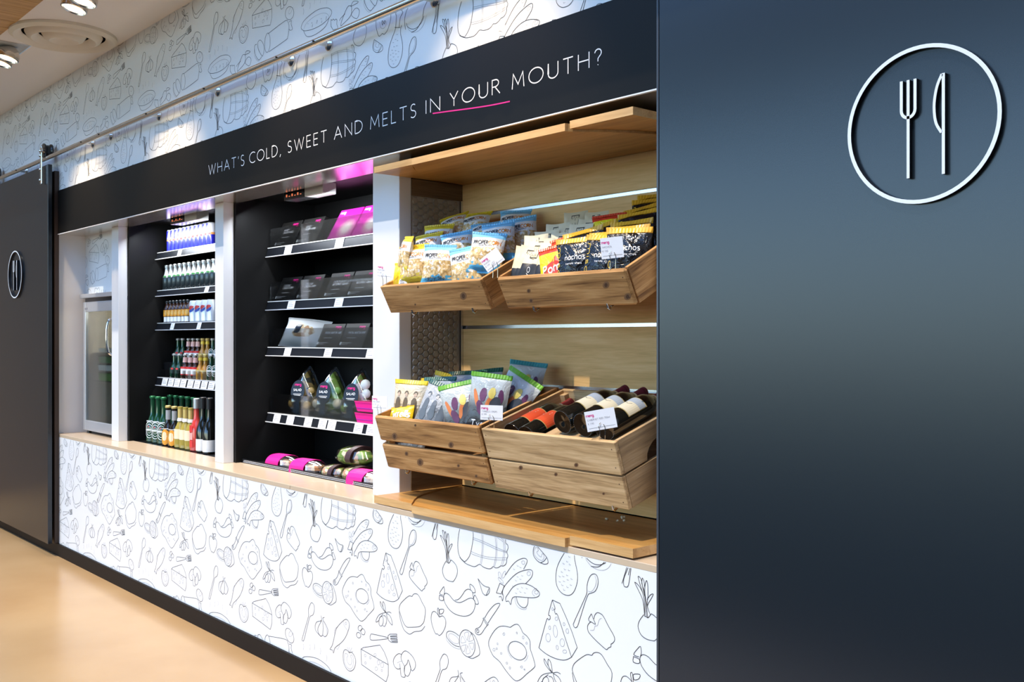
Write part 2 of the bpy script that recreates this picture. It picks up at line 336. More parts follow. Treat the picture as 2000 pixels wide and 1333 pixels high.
# ------------------------------------------------------------------ single-stroke lettering
def arc(cx, cy, rx, ry, a0, a1, n=10): return [(cx+rx*math.cos(R(a0+(a1-a0)*i/n)), cy+ry*math.sin(R(a0+(a1-a0)*i/n))) for i in range(n+1)]
G = {
 'A': (.80, [[(0, 0), (.4, 1), (.8, 0)], [(.14, .34), (.66, .34)]]), 'B': (.5, [[(0, 0), (0, 1), (.2, 1)]+arc(.22, .77, .24, .23, 90, -90)+[(0, .54)], arc(.22, .27, .28, .27, 90, -90)+[(0, 0)]]),
 'C': (.78, [arc(.5, .5, .5, .5, 52, 308, 16)]), 'D': (.72, [[(0, 0), (0, 1), (.22, 1)]+arc(.22, .5, .5, .5, 90, -90, 14)+[(0, 0)]]),
 'E': (.46, [[(.46, 1), (0, 1), (0, 0), (.46, 0)], [(0, .52), (.42, .52)]]), 'F': (.44, [[(.44, 1), (0, 1), (0, 0)], [(0, .52), (.4, .52)]]),
 'G': (.86, [arc(.5, .5, .5, .5, 50, 330, 16)+[(.86, .42), (.6, .42)]]), 'H': (.66, [[(0, 0), (0, 1)], [(.66, 0), (.66, 1)], [(0, .52), (.66, .52)]]),
 'I': (.0, [[(0, 0), (0, 1)]]), 'J': (.3, [[(.3, 1), (.3, .2)]+arc(.12, .2, .18, .2, 0, -140, 6)]), 'K': (.58, [[(0, 0), (0, 1)], [(.55, 1), (0, .45), (.58, 0)]]),
 'L': (.42, [[(0, 1), (0, 0), (.42, 0)]]), 'M': (.84, [[(0, 0), (.08, 1), (.42, .25), (.76, 1), (.84, 0)]]), 'N': (.70, [[(0, 0), (0, 1), (.7, 0), (.7, 1)]]),
 'O': (.98, [arc(.49, .5, .49, .5, 90, 450, 24)]), 'P': (.48, [[(0, 0), (0, 1), (.2, 1)]+arc(.22, .75, .26, .25, 90, -90)+[(0, .5)]]),
 'Q': (.98, [arc(.49, .5, .49, .5, 90, 450, 24), [(.6, .2), (.98, -.1)]]), 'R': (.56, [[(0, 0), (0, 1), (.2, 1)]+arc(.22, .76, .25, .24, 90, -90)+[(0, .52)], [(.2, .52), (.56, 0)]]),
 'S': (.46, [arc(.24, .75, .21, .25, 40, 230, 9)+arc(.22, .25, .24, .26, 60, -140, 9)]), 'T': (.62, [[(0, 1), (.62, 1)], [(.31, 1), (.31, 0)]]),
 'U': (.64, [[(0, 1), (0, .32)]+arc(.32, .32, .32, .32, 180, 360, 10)+[(.64, 1)]]), 'V': (.72, [[(0, 1), (.36, 0), (.72, 1)]]),
 'W': (1.1, [[(0, 1), (.28, 0), (.55, .95), (.82, 0), (1.1, 1)]]), 'X': (.62, [[(0, 0), (.62, 1)], [(0, 1), (.62, 0)]]), 'Y': (.64, [[(0, 1), (.32, .48), (.64, 1)], [(.32, .48), (.32, 0)]]),
 'Z': (.58, [[(0, 1), (.58, 1), (0, 0), (.58, 0)]]), "'": (.05, [[(.05, 1), (0, .75)]]), ',': (.1, [[(.1, .05), (0, -.18)]]), '.': (.04, [[(0, 0), (.04, .04)]]),
 '?': (.42, [arc(.2, .76, .2, .24, 170, -60, 9)+[(.2, .42), (.2, .24)], [(.19, .02), (.21, .06)]]), '&': (.7, [[(.7, 0), (.15, .75)]+arc(.3, .82, .17, .18, 190, -30, 8)+[(.1, .35)]+arc(.26, .22, .24, .22, 150, 340, 8)+[(.65, .42)]]),
 '0': (.5, [arc(.25, .5, .25, .5, 90, 450, 16)]), '1': (.2, [[(0, .8), (.2, 1), (.2, 0)]]), '2': (.46, [arc(.22, .75, .22, .25, 170, -30, 8)+[(0, 0), (.46, 0)]]), '3': (.44, [arc(.2, .76, .2, .24, 150, -90, 8)+arc(.2, .26, .24, .26, 90, -150, 8)]),
 '4': (.5, [[(.38, 0), (.38, 1), (0, .3), (.5, .3)]]), '5': (.44, [[(.42, 1), (.08, 1), (.04, .56)]+arc(.19, .31, .25, .31, 110, -140, 9)]), '7': (.46, [[(0, 1), (.46, 1), (.14, 0)]]), '9': (.46, [arc(.23, .72, .23, .28, 0, 360, 12)+[(.4, .2), (.3, 0)]]),
 'a': (.46, [arc(.22, .3, .22, .3, 0, 360, 12), [(.46, .6), (.46, 0)]]), 'c': (.42, [arc(.26, .3, .26, .3, 50, 310, 10)]), 'e': (.48, [[(0, .32), (.47, .32)]+arc(.24, .3, .24, .3, 0, 310, 11)]),
 'g': (.46, [arc(.22, .3, .22, .3, 0, 360, 12), [(.46, .6), (.46, -.15)]+arc(.24, -.15, .22, .2, 0, -150, 6)]), 'h': (.44, [[(0, 1), (0, 0)], arc(.22, .38, .22, .22, 180, 0, 8)+[(.44, 0)]]), 'i': (.0, [[(0, 0), (0, .6)], [(0, .8), (0, .86)]]),
 'l': (.0, [[(0, 0), (0, 1)]]), 'm': (.8, [[(0, 0), (0, .6)], arc(.2, .4, .2, .2, 180, 0, 7)+[(.4, 0)], arc(.6, .4, .2, .2, 180, 0, 7)+[(.8, 0)]]), 'n': (.44, [[(0, 0), (0, .6)], arc(.22, .38, .22, .22, 180, 0, 8)+[(.44, 0)]]),
 'o': (.5, [arc(.25, .3, .25, .3, 90, 450, 14)]), 'p': (.46, [[(0, .6), (0, -.35)], arc(.24, .3, .23, .3, 180, 540, 12)]), 'r': (.26, [[(0, 0), (0, .6)], arc(.2, .36, .2, .24, 180, 70, 5)]), 's': (.34, [arc(.17, .45, .15, .15, 30, 240, 7)+arc(.17, .15, .17, .16, 60, -150, 7)]),
 't': (.28, [[(.1, .9), (.1, .1), (.28, 0)], [(0, .6), (.28, .6)]]), 'y': (.44, [[(0, .6), (.22, 0)], [(.44, .6), (.12, -.3), (0, -.32)]]), 'd': (.46, [arc(.22, .3, .22, .3, 0, 360, 12), [(.46, 1), (.46, 0)]]), 'S_': (.4, []), ' ': (.3, []),
 '\u20ac': (.6, [arc(.4, .5, .34, .5, 60, 300, 12), [(0, .58), (.5, .58)], [(0, .42), (.46, .42)]]),
}
def strokes(text, h, track=.22):
    out = []; x = 0
    for ch in text:
        wd, ss = G[ch]
        for st in ss: out.append([((x+px)*h, py*h) for px, py in st])
        x += wd+track
    return out, (x-track)*h
def write(mb, text, h, fn, x0=0, y0=0, w=None, track=.22, m=0, fit=None, slant=0, rot=0):
    ss, tw = strokes(text, h, track); k = fit/tw if fit else 1; ca, sa = math.cos(R(rot)), math.sin(R(rot))
    for st in ss:
        q = [(x*k+slant*y, y) for x, y in st]
        mb.ribbon([(x0+x*ca-y*sa, y0+x*sa+y*ca) for x, y in q], w or h*.1, fn, m)
    return tw*k

# printed drawings of the wall vinyl: one repeat, each stroke = flags, then x z in millimetres from x = -3 m
DOODLE = '''5 289 648 274 629 268 611 277 592 296 583 320 583 331 587 347 608 351 628 343 643 326 653 315 656;5 292 644 289 669 284 690 270 711 256 731 272 724 286 707;5 292 645 292 670 288 699 279 721 268 749 279 744 287 716 292 699;5 298 645 292 708 282 732 284 748 290 739 292 725;5 303 642 298 683 292 718 298 743 303 735 304 701 301 680 306 664 313 652;5 301 692 313 707 323 711 316 698 306 683 303 676;5 292 644 298 644 303 642 309 647 315 655;5 373 786 360 758 353 721 355 691 367 672 386 663;5 432 787 435 754 429 721 416 686 393 664 380 664 363 673;5 380 664 399 657 435 654 451 658 469 667 489 661 514 660 528 664 537 671 551 669 566 674 575 680 589 682 602 693 604 707;5 604 707 610 718 604 729 611 743 608 753 599 757 598 776 589 787 578 788;4 432 785 477 787 508 783 545 779 584 765;4 432 779 477 781 511 777 548 771 587 759;4 435 750 480 746 523 740 557 735 604 730;4 435 744 480 740 523 734 557 729 604 727;4 425 702 464 698 508 698 557 703 604 711;4 424 695 464 692 508 692 557 696 604 704;4 475 786 480 761 481 729 478 696 472 669;4 481 787 486 762 487 730 484 697 478 669;4 542 788 548 761 551 732 548 700 539 672;4 548 787 554 762 556 733 554 701 545 673;4 578 788 587 761 590 734 584 702 575 680;4 584 787 593 762 596 735 591 703 583 682;5 738 774 729 757 730 739 745 726 762 721 780 720 794 725 794 734 788 743 762 760 738 774;5 761 721 777 729 788 741;4 741 766 733 754 736 740 751 731 768 729 777 739 775 749 768 749 765 740 754 742 744 751 751 756 749 763 741 766;5 878 788 872 776 850 747 834 718 829 687 834 663 852 647 874 643 893 648 909 664 920 691 921 714 915 737 909 757 909 774 914 787;4 884 762 885 759 892 760;4 860 738 860 735 867 735;4 887 740 887 736 894 737;4 865 722 866 718 873 719;4 883 722 883 718 890 719;4 853 712 853 708 860 709;4 843 697 844 693 851 694;4 858 699 859 696 866 697;4 875 705 875 702 882 703;4 843 680 844 677 851 678;4 861 685 862 682 869 683;4 877 692 878 689 885 690;4 894 698 894 695 901 695;4 854 673 855 669 862 670;4 876 671 877 667 884 668;4 891 679 891 676 898 677;4 862 660 863 656 870 657;4 875 746 875 743 882 744;5 871 789 906 780;5 877 788 882 826 877 838 884 845;5 899 783 906 816 921 830 916 841 903 844;5 945 787 950 775 967 763 988 756 1011 757 1031 765 1044 776 1051 788;4 950 775 962 758 986 745 1016 742 1041 751 1056 768 1064 787;5 955 840 942 827 933 799 940 765;5 1071 836 1051 815 1042 783 1026 765 1005 750 976 747;5 1126 787 1120 767 1106 739 1103 724 1105 714 1114 712 1122 720 1129 756 1134 785;5 1119 827 1121 802 1115 768 1097 719;5 1139 822 1131 781 1121 747;5 1134 785 1139 809 1143 835;5 1126 787 1129 808 1128 829 1136 848 1143 835;5 749 840 751 817 763 788 774 779 792 785 804 779 824 789 842 816 846 840 833 859 815 858 802 851 783 860 760 858 749 840;5 788 829 792 816 797 824 792 833 788 829;5 804 817 813 825 806 829 802 823 804 817;4 774 832 779 813 792 803 811 805 820 824;5 599 831 592 806 609 783 643 773 672 788 686 821 679 841 657 857 628 856 599 831;5 960 670 960 687 965 704 975 720 988 727 1000 724 1005 708 1001 690 991 676 975 668 964 661 947 624 925 569 919 558 911 554 904 560 907 570 936 622 957 660 960 670;4 992 722 998 709 993 691 980 675 970 672 965 673;1 814 617 847 613 874 576 899 537 920 497 896 463;5 814 617 826 594 822 590 828 577 836 577 861 530 896 463;5 814 617 797 571 804 567 804 558 797 553 790 554 771 505 754 458;5 754 458 782 448 816 443 850 444 874 450 896 463;6 819 590 818 587 815 585 813 586 811 588 812 592 814 594 817 593;6 837 565 836 561 832 559 828 559 826 562 827 566 831 569 835 568;6 806 531 806 527 803 525 800 525 798 529 799 534 802 536 805 535;6 836 527 835 514 829 507 822 511 818 522 819 536 824 543 831 539;6 805 502 804 492 797 486 789 488 785 496 787 506 794 511 801 510;6 867 500 865 491 859 486 851 487 847 494 849 503 856 509 863 507;6 840 479 839 474 836 471 833 472 831 476 831 481 834 484 838 483;6 876 475 874 471 868 468 862 468 859 471 861 475 867 478 873 478;6 869 556 868 552 865 550 862 550 861 553 861 557 864 559 867 558;6 884 539 883 533 879 530 875 531 872 536 874 541 878 544 882 543;5 988 596 991 607 1001 617 1014 617 1026 611 1044 589 1066 565 1069 552 1061 542 1055 538 1055 531 1045 525 1039 519 1029 521 1001 533 978 545 965 555 962 568 967 578 976 585;5 978 609 967 593 969 586 978 585 994 582 986 595 978 609;4 1019 605 1009 598 1002 580 992 576 988 564 973 560;5 10 429 18 446 41 466 71 486 90 488 97 496 112 502 130 499 152 477 170 457 163 417 152 402 130 388 75 374 56 372 37 383 14 417 10 429;5 10 418 18 391 37 361 56 352 78 350 105 365 145 377 167 398;5 621 492 641 505 658 509 672 499 681 488 701 481 714 468 715 446 726 426 736 403 732 391 698 363 670 339 646 329 620 338 593 354 569 371 539 381 523 397 514 415 520 434 542 463 566 482 593 490 621 492;7 688 410 666 399 639 399 619 409 612 426 622 443 645 453 672 453 692 443 698 426;4 607 432 608 417 617 403 629 395;4 705 424 698 409 687 400;6 595 465 593 461 588 460 585 463 588 467 593 468;6 655 482 654 479 651 479 649 481 651 484 654 484;6 686 474 684 470 680 469 678 472 680 477 684 478;6 702 460 700 457 696 456 694 458 696 462 700 463;6 562 426 560 423 557 423 556 425 557 428 560 428;6 547 404 545 399 539 398 536 401 539 406 545 407;6 558 410 557 407 553 406 552 408 553 411 557 412;6 581 400 579 397 575 396 573 398 575 401 579 402;6 609 376 607 372 603 371 600 374 603 377 607 378;6 623 364 621 360 617 359 616 362 617 365 621 366;6 680 381 677 377 672 376 669 378 672 381 677 383;6 691 375 690 373 687 373 685 374 687 376 690 377;7 443 405 443 378 428 356 403 347 378 355 363 378 363 406 379 428 404 436 428 428;5 422 433 445 424 464 397 469 372 451 358 429 347 409 347;4 412 392 437 400 437 387 429 376 412 392;4 406 385 420 367 409 358 397 358 406 385;4 398 386 387 360 376 364 372 375 398 386;4 397 394 371 386 371 399 380 410 397 394;4 403 401 388 419 399 428 412 428 403 401;4 411 399 422 426 433 422 436 410 411 399;5 360 407 333 413 306 411 292 402 292 389 313 375 340 369 362 371;4 289 391 292 377 320 364 347 361 367 364;6 358 382 345 377 328 377 311 383 303 391 305 400 317 405 335 404 351 399 360 390;5 494 495 514 521 542 547 560 556 571 556 554 533 533 509 511 482;1 489 495 513 477 506 474 486 492 489 495;5 489 490 477 469 464 457 448 449 448 436 461 433 477 440 495 461 508 475;7 465 446 463 442 459 439 455 440 453 443 455 447 459 450 463 449;5 247 451 233 459 221 461 209 454 203 434 210 410 228 386 240 387 251 384 268 397 284 421 287 441 279 452 267 455 251 448 247 451;5 246 449 240 472 247 476 251 450;5 253 459 251 473 275 479 272 467 260 460 253 459;5 -612 530 -602 537 -583 535 -558 521 -530 519 -506 528 -482 541 -464 547 -450 544 -443 531 -452 507 -473 489 -506 478 -549 476 -583 485 -607 503 -614 520 -612 530;5 -551 523 -530 531 -511 549 -496 566 -478 574 -459 570 -454 553 -450 544;5 -617 527 -637 529 -622 549 -612 557 -609 541 -612 530;5 -639 523 -617 521 -617 509 -639 508 -637 524;5 -468 575 -471 592 -450 586 -443 570 -459 567;5 -452 549 -445 561 -431 547 -427 536 -440 532 -447 544;5 -429 618 -408 604 -388 599 -370 599 -372 583 -386 571 -404 575 -417 598 -429 618;5 -372 597 -387 571;5 -292 654 -262 688 -236 709 -207 722 -190 721 -190 710 -205 688;6 -199 710 -201 705 -207 703 -212 704 -214 708 -212 712 -207 714 -201 713;5 -306 587 -301 611 -266 647 -232 672 -198 686 -173 692 -163 686 -169 669 -196 644;6 -172 680 -175 675 -181 672 -187 673 -189 677 -187 682 -181 685 -175 684;5 -288 570 -290 582 -279 596 -258 620 -236 634 -207 643 -173 643 -144 635 -132 628 -136 617 -157 608 -198 601 -245 594 -260 584 -266 565 -275 574 -288 570;6 -138 628 -140 624 -146 621 -152 622 -155 626 -152 630 -146 633 -140 632;4 -153 614 -159 615 -163 618 -165 622 -164 626 -161 630 -156 634 -150 637 -143 638;1 -336 589 -319 623 -297 619 -312 590 -336 589;5 -323 578 -312 581 -306 569 -301 587 -310 598;6 -312 651 -312 643 -315 639 -321 641 -325 647 -326 655 -322 659 -317 657;6 -293 654 -298 646 -305 642 -307 646 -305 654 -299 663 -293 667 -291 663;6 -309 636 -302 630 -303 626 -310 626 -320 630 -326 636 -326 640 -318 640;5 -239 594 -232 577 -215 568 -198 569 -186 583 -184 603;4 -245 592 -241 573 -224 562 -198 563 -190 570;4 -258 627 -255 624 -249 625;4 -236 623 -234 620 -228 622;4 -215 631 -213 628 -207 629;4 -194 632 -192 629 -186 630;4 -224 616 -221 613 -215 614;4 -202 617 -200 614 -194 615;4 -245 608 -242 605 -236 606;4 -236 661 -234 658 -228 659;4 -215 668 -213 665 -207 667;4 -245 648 -242 645 -236 646;4 -224 655 -221 653 -215 654;4 -253 682 -251 679 -245 680;4 -236 696 -234 693 -228 694;4 -224 693 -221 690 -215 691;5 -428 243 -419 262 -392 287 -360 309 -342 314 -327 306 -325 290 -338 263 -360 234 -392 208 -430 183 -440 160 -449 170 -467 169 -451 187 -442 206 -428 243;4 -369 302 -360 285 -333 271;6 -343 299 -345 294 -349 292 -353 292 -355 296 -353 300 -349 303 -345 302;4 -410 271 -426 261 -435 242 -428 242;4 -419 184 -408 183 -394 203;5 -536 290 -531 275 -541 266 -570 256 -582 237 -577 220 -555 210 -536 205 -522 213 -507 210 -489 222 -483 243 -498 260 -517 273 -522 282 -510 287;5 -531 270 -560 234 -555 213 -536 205;5 -524 272 -519 243 -524 212;4 -517 271 -493 246 -491 224;7 -234 304 -237 297 -244 292 -253 290 -260 292 -263 298 -260 304 -253 310 -244 312 -237 309;7 -214 297 -214 290 -219 283 -228 280 -236 281 -242 286 -243 293 -238 299 -229 303 -220 301;7 -244 277 -244 270 -249 264 -258 261 -267 262 -273 266 -273 273 -268 279 -259 282 -250 281;5 -61 306 -71 306 -162 297 -175 292 -179 281 -166 273 -69 300 -61 306;1 -61 313 -49 322 -4 332 -4 327 -45 316 -45 313 -3 323 -2 318 -43 308 -43 305 -1 314 0 310 -41 300 -33 299 1 306 0 302 -41 294 -57 298 -61 313;5 -325 188 -342 195 -360 191 -369 174 -368 150 -356 129 -333 118 -311 121 -290 136 -279 162 -285 182 -307 194 -325 188;4 -340 180 -356 177 -360 152 -347 132 -320 126 -298 143 -294 173 -307 184 -316 177 -305 166 -311 147 -325 142 -340 152 -342 166 -333 175 -340 180;4 -325 188 -340 209;4 -325 190 -325 211;4 -322 190 -305 213;4 -325 188 -296 201;1 -242 222 -225 232 -113 267 -85 248 -65 223 -59 207 -242 222;1 -242 222 -238 164 -133 149 -73 140 -59 168 -59 207;6 -206 206 -209 201 -214 199 -218 201 -218 205 -214 209 -209 209;6 -172 206 -174 202 -179 199 -183 201 -183 205 -179 209 -174 209;6 -204 178 -207 174 -212 172 -216 174 -216 177 -212 181 -207 181;6 -115 201 -118 193 -125 190 -130 193 -130 201 -125 208 -118 207;6 -89 198 -92 190 -101 186 -108 190 -108 198 -101 204 -92 205;6 -128 175 -132 169 -139 165 -146 168 -146 174 -139 179 -132 179;6 -137 224 -140 220 -147 217 -153 218 -153 223 -147 227 -140 228;6 -96 176 -98 172 -102 171 -105 172 -105 176 -102 179 -98 179;5 25 265 6 263 -17 246 -27 226 -17 210 2 206 20 213;4 -2 227 14 236 27 241;5 44 226 25 245 23 260 37 277 56 284 86 277 106 263 112 246 101 228 86 223 71 252 65 253 60 240 44 226;5 14 229 20 199 25 185 48 189 42 207 42 223;5 46 226 44 201 63 195 78 212 82 232 71 252;7 -91 360 -96 348 -104 340 -113 339 -119 344 -120 355 -116 367 -107 375 -98 377 -92 371;5 -91 381 -77 382 -69 368 -81 344 -95 344;5 -73 397 -97 389 -121 377 -137 358 -139 347 -121 357 -113 370 -93 386;5 -75 396 -93 404 -109 417 -111 430 -97 417 -81 399;5 -75 396 -93 413 -93 433 -81 424 -75 396;5 -73 396 -53 403 -39 401;5 -71 395 -49 390 -37 377 -33 359 -53 367 -67 382 -71 395;5 194 70 214 88 264 101 330 108 400 98 431 80 434 66 415 54 362 41 292 38 225 46 197 60 194 70;4 217 56 236 74 292 86 357 86 400 74 415 56;5 214 49 236 22 275 12 335 14 389 27 415 52;4 211 116 215 132 211 142;4 264 127 269 143 264 153;4 300 138 304 154 300 163;4 346 130 351 146 346 156;4 394 114 399 130 394 139;4 247 71 253 67;4 285 59 290 56;4 321 68 327 64;4 358 57 363 53;4 393 65 399 62;4 284 57 289 53;4 320 66 326 62;4 357 54 362 51;4 392 63 398 59;4 282 55 288 51;4 319 63 325 60;4 355 52 361 49;4 391 61 397 57;4 281 52 287 49;4 318 61 324 58;4 354 50 360 46;4 390 58 395 55;4 280 50 286 47;4 317 59 322 55;4 353 67 359 64;4 389 56 394 53;4 279 68 285 64;4 316 57 321 53;4 352 65 358 62;4 388 54 393 51;4 278 66 284 62;7 -74 62 -81 39 -96 27 -111 31 -122 49 -124 75 -117 98 -102 110 -87 106 -76 87;5 -91 107 57 127 83 116 92 90 80 52 63 44 -85 26;5 92 114 113 115 110 101 122 78 104 76 92 84;5 -187 91 -167 96 -142 78 -129 51 -142 20 -167 38 -187 66 -187 91;5 -197 84 -220 80 -213 44 -180 10 -148 20;4 -220 73 -220 39 -187 6 -161 15;5 503 0 508 18 549 62 574 62 581 49 574 24 524 6 503 0;5 493 24 503 32 534 41;5 576 61 593 75 627 66 618 61 579 60;5 583 32 603 43 623 41 637 24 618 2 583 21 583 32;1 429 44 439 38 447 42 457 34 468 37 475 31 473 15 483 -4 447 -2 429 17 429 44;7 133 140 123 127 103 122 80 129 64 144 60 161 70 175 90 179 112 173 129 158;4 110 175 92 161 92 148 110 151 127 170;5 -633 269 -636 293 -623 316 -609 327 -591 320 -589 298 -601 278 -623 267 -638 237 -658 192 -673 158 -681 154 -688 158 -668 200 -643 249 -633 269'''

# ------------------------------------------------------------------ the room
def structure(o, label=None, cat=None): return tag(o, label, cat, kind='structure')
def flat(y): return lambda u, v: (u, y, v)
DS = []
for s in DOODLE.split(';'):
    a = [int(k) for k in s.split()]; f = a[0]; p = [(-3+a[i]/1000, a[i+1]/1000) for i in range(1, len(a), 2)]
    cl = bool(f & 2)
    if f & 4: p = spline(p, cl, 3)
    if cl: p = p+[p[0]]
    DS.append((f & 1, p))
def clipped(p, r):
    """pieces of polyline p inside rectangle r = (x0, x1, z0, z1)"""
    out = []; cur = []
    for a, b in zip(p, p[1:]):
        t0, t1 = 0.0, 1.0; dx, dz = b[0]-a[0], b[1]-a[1]; ok = True
        for pp, q in ((-dx, a[0]-r[0]), (dx, r[1]-a[0]), (-dz, a[1]-r[2]), (dz, r[3]-a[1])):
            if abs(pp) < 1e-12:
                if q < 0: ok = False; break
            else:
                t = q/pp
                if pp < 0: t0 = max(t0, t)
                else: t1 = min(t1, t)
        if not ok or t0 >= t1:
            if len(cur) > 1: out.append(cur)
            cur = []; continue
        s, e = (a[0]+dx*t0, a[1]+dz*t0), (a[0]+dx*t1, a[1]+dz*t1)
        if not cur: cur = [s]
        cur.append(e)
        if t1 < 1: out.append(cur); cur = []
    if len(cur) > 1: out.append(cur)
    return out
def doodles(parent, rect, y):
    mb = MB(); PX, PZ = .889, .88
    i0 = math.floor((rect[0]+1.7)/PX)-1; i1 = math.ceil((rect[1]+3.6)/PX)+1
    for i in range(i0, i1+1):
        for j in range(-1, 4):
            ox, oz = i*PX, j*PZ
            if ox-1.6 < rect[0]-.3 or ox-3.8 > rect[1] or oz+1.1 < rect[2] or oz-.3 > rect[3]: continue
            for wt, p in DS:
                q = [(a+ox, b+oz) for a, b in p]
                for c in clipped(q, rect): mb.ribbon(c, .0018 if wt else .0009, flat(y), 0 if wt else 1)
    o = mb.build('doodle_print', [M['ink'], M['ink_thin']], parent); o['kind'] = 'stuff'
    return o
XL, XR = -9.8, .85
fh = box('floor_hall', XL, XR, -9, -1.75, -.1, 0, mat('added_hall_floor', (.03, .03, .032), .95, spec=.1)); structure(fh, 'unseen dark hall floor, added to darken the near door reflection', 'floor')  # out-of-view floor added dark to dim what the near door mirrors
gd = box('ground_outside', -60, 50, -90, -9, -.3, -.12, mat('added_dark_ground', (.02, .025, .02), .95, spec=.1)); structure(gd, 'unseen dark ground outside, added to darken low reflections', 'ground')  # added below the horizon so the foot of the door mirrors dark
fl = box('floor', XL, XR, -1.75, .2, -.1, 0, M['floor']); structure(fl, 'glossy tan resin floor in front of the serving wall', 'floor')
wl = box('wall_left', XL-.1, XL, -6.5, .7, 0, 4.5, mat('tan_wall', (.46, .31, .18), .6)); structure(wl, 'plain brown end wall beyond the far sliding door', 'wall')
up = box('wall_back', XL, XR, 0, .12, 2.37, 3.09, M['wallpaper']); structure(up, 'white wall above the black sign, printed with line drawings of food', 'wall')
doodles(up, (-9.5, .2, 2.375, 3.088), -.0008)
lo = box('wall_counter', -6.87, XR, 0, .12, .078, .77, M['wallpaper']); structure(lo, 'white front under the worktop, printed with line drawings of food', 'wall')
doodles(lo, (-6.86, -1.35, .08, .768), -.0008)
we = box('side_light_blocker', .8, .9, -9, .8, 0, 4.5, mat('side_blocker_dark', (.05, .05, .055), .7)); structure(we, 'unseen dark wall past the near sliding door, added to block side light', 'wall')  # out-of-view wall added to keep sky light off the crate sides
wq = box('wall_rear', XL, XR, .70, .78, 0, 3.2, M['black']); structure(wq, 'dark wall behind the chillers and the oak bay', 'wall')
wb = box('wall_beside', XL, -6.87, 0, .7, 0, 2.37, M['white']); structure(wb, 'white wall behind the far sliding door', 'wall')
wr = box('wall_right', -1.765, XR, .0, .12, .77, 2.37, M['white']); structure(wr, 'white wall behind the near sliding door', 'wall')
ce = box('ceiling', XL, XR, -.557, .7, 3.09, 3.2, M['plaster']); structure(ce, 'white plaster ceiling strip along the top of the wall', 'ceiling')
hc = box('ceiling_hall', XL, XR, -9, -4.6, 4.3, 4.5, mat('hall_ceiling', (.75, .72, .68), .7)); structure(hc, 'high ceiling of the hall facing the serving wall, beyond the open roof light', 'ceiling')
hb = box('sky_blocker', XL, XR, -.8, -.557, 4.3, 4.5, mat('sky_blocker_paint', (.75, .72, .68), .7)); structure(hb, 'unseen slab above the serving wall, added to block overhead sky', 'ceiling')  # out-of-view slab added to narrow the sky opening overhead
bb = box('baseboard_front', XL, XR, -.012, .02, 0, .078, M['skirt']); structure(bb, 'black skirting along the foot of the printed wall', 'baseboard')
jm = box('trim_1', -6.868, -6.812, -.03, 0, .078, 2.5, M['jamb'], bevel=.003); structure(jm, 'dark brown upright trim where the far door meets the sign', 'trim')
rec = box('wall_recess', -6.87, -6.19, .185, .2, 1.70, 2.09, M['wallpaper']); structure(rec, 'printed white panel above the small glass door fridge', 'wall')
doodles(rec, (-6.865, -6.195, 1.705, 2.088), .1842)
for k, (a, b, nm) in enumerate(((-6.193, -6.083, 'narrow white upright between the glass door fridge and the drinks chiller'), (-4.758, -4.665, 'narrow white upright between the drinks chiller and the meals chiller'), (-3.335, -3.153, 'wide white upright between the meals chiller and the oak bay'), (-1.858, -1.765, 'white upright at the near end of the oak bay'))):
    t = box('trim_%d' % (k+2), a, b, .115, .171, .79, 2.09, M['white'], bevel=.0015); structure(t, nm, 'trim')
so = box('trim_6', -6.87, -1.765, .0, .19, 2.09, 2.1, M['soffit']); structure(so, 'satin metal soffit under the black sign', 'trim')
box('lining', -6.87, -1.765, .125, .19, 2.1, 2.37, M['black'], so); box('lining', -3.335, -1.70, .19, .70, 2.1, 2.12, M['black'], so); box('lining', -6.87, -6.08, .19, .70, 2.1, 2.12, M['black'], so)

M['raft'] = wood('raft_board', (.42, .22, .06), (.58, .33, .10), (.66, .40, .15), 'Y', .4, .9, .1, 70)
# ceiling raft of timber boards beyond the plaster
rt = empty('ceiling_raft', (-5.7, -.692, 3.085)); tag(rt, 'varnished timber boards hung beside the white ceiling strip', 'ceiling panel')
for k in range(12): cbox('board', -.80+.134*k, -.80+.134*k+.130, -.135, .13, 0, .02, M['raft'], rt)
# air diffuser
ad = empty('air_diffuser', (-5.77, -.296, 3.09)); tag(ad, 'round white ceiling air diffuser with concentric rings', 'vent')
cream = mat('diffuser_cream', (.78, .70, .58), .5)
MB().lathe([(.275, 0), (.275, -.016), (.255, -.030), (.232, -.022), (.212, .0)], 48).build('outer_ring', cream, ad, smooth=True)
MB().lathe([(.200, .0), (.188, -.022), (.165, -.034), (.138, -.018), (.128, 0)], 48).build('middle_ring', cream, ad, smooth=True)
MB().lathe([(.115, -.002), (.10, -.026), (.075, -.038), (.05, -.030), (.0, -.010)], 40).build('centre_cone', cream, ad, smooth=True)
MB().lathe([(.245, -.001), (.0, -.001)], 40).build('throat', mat('diffuser_shadow', (.3, .26, .2), .7), ad)
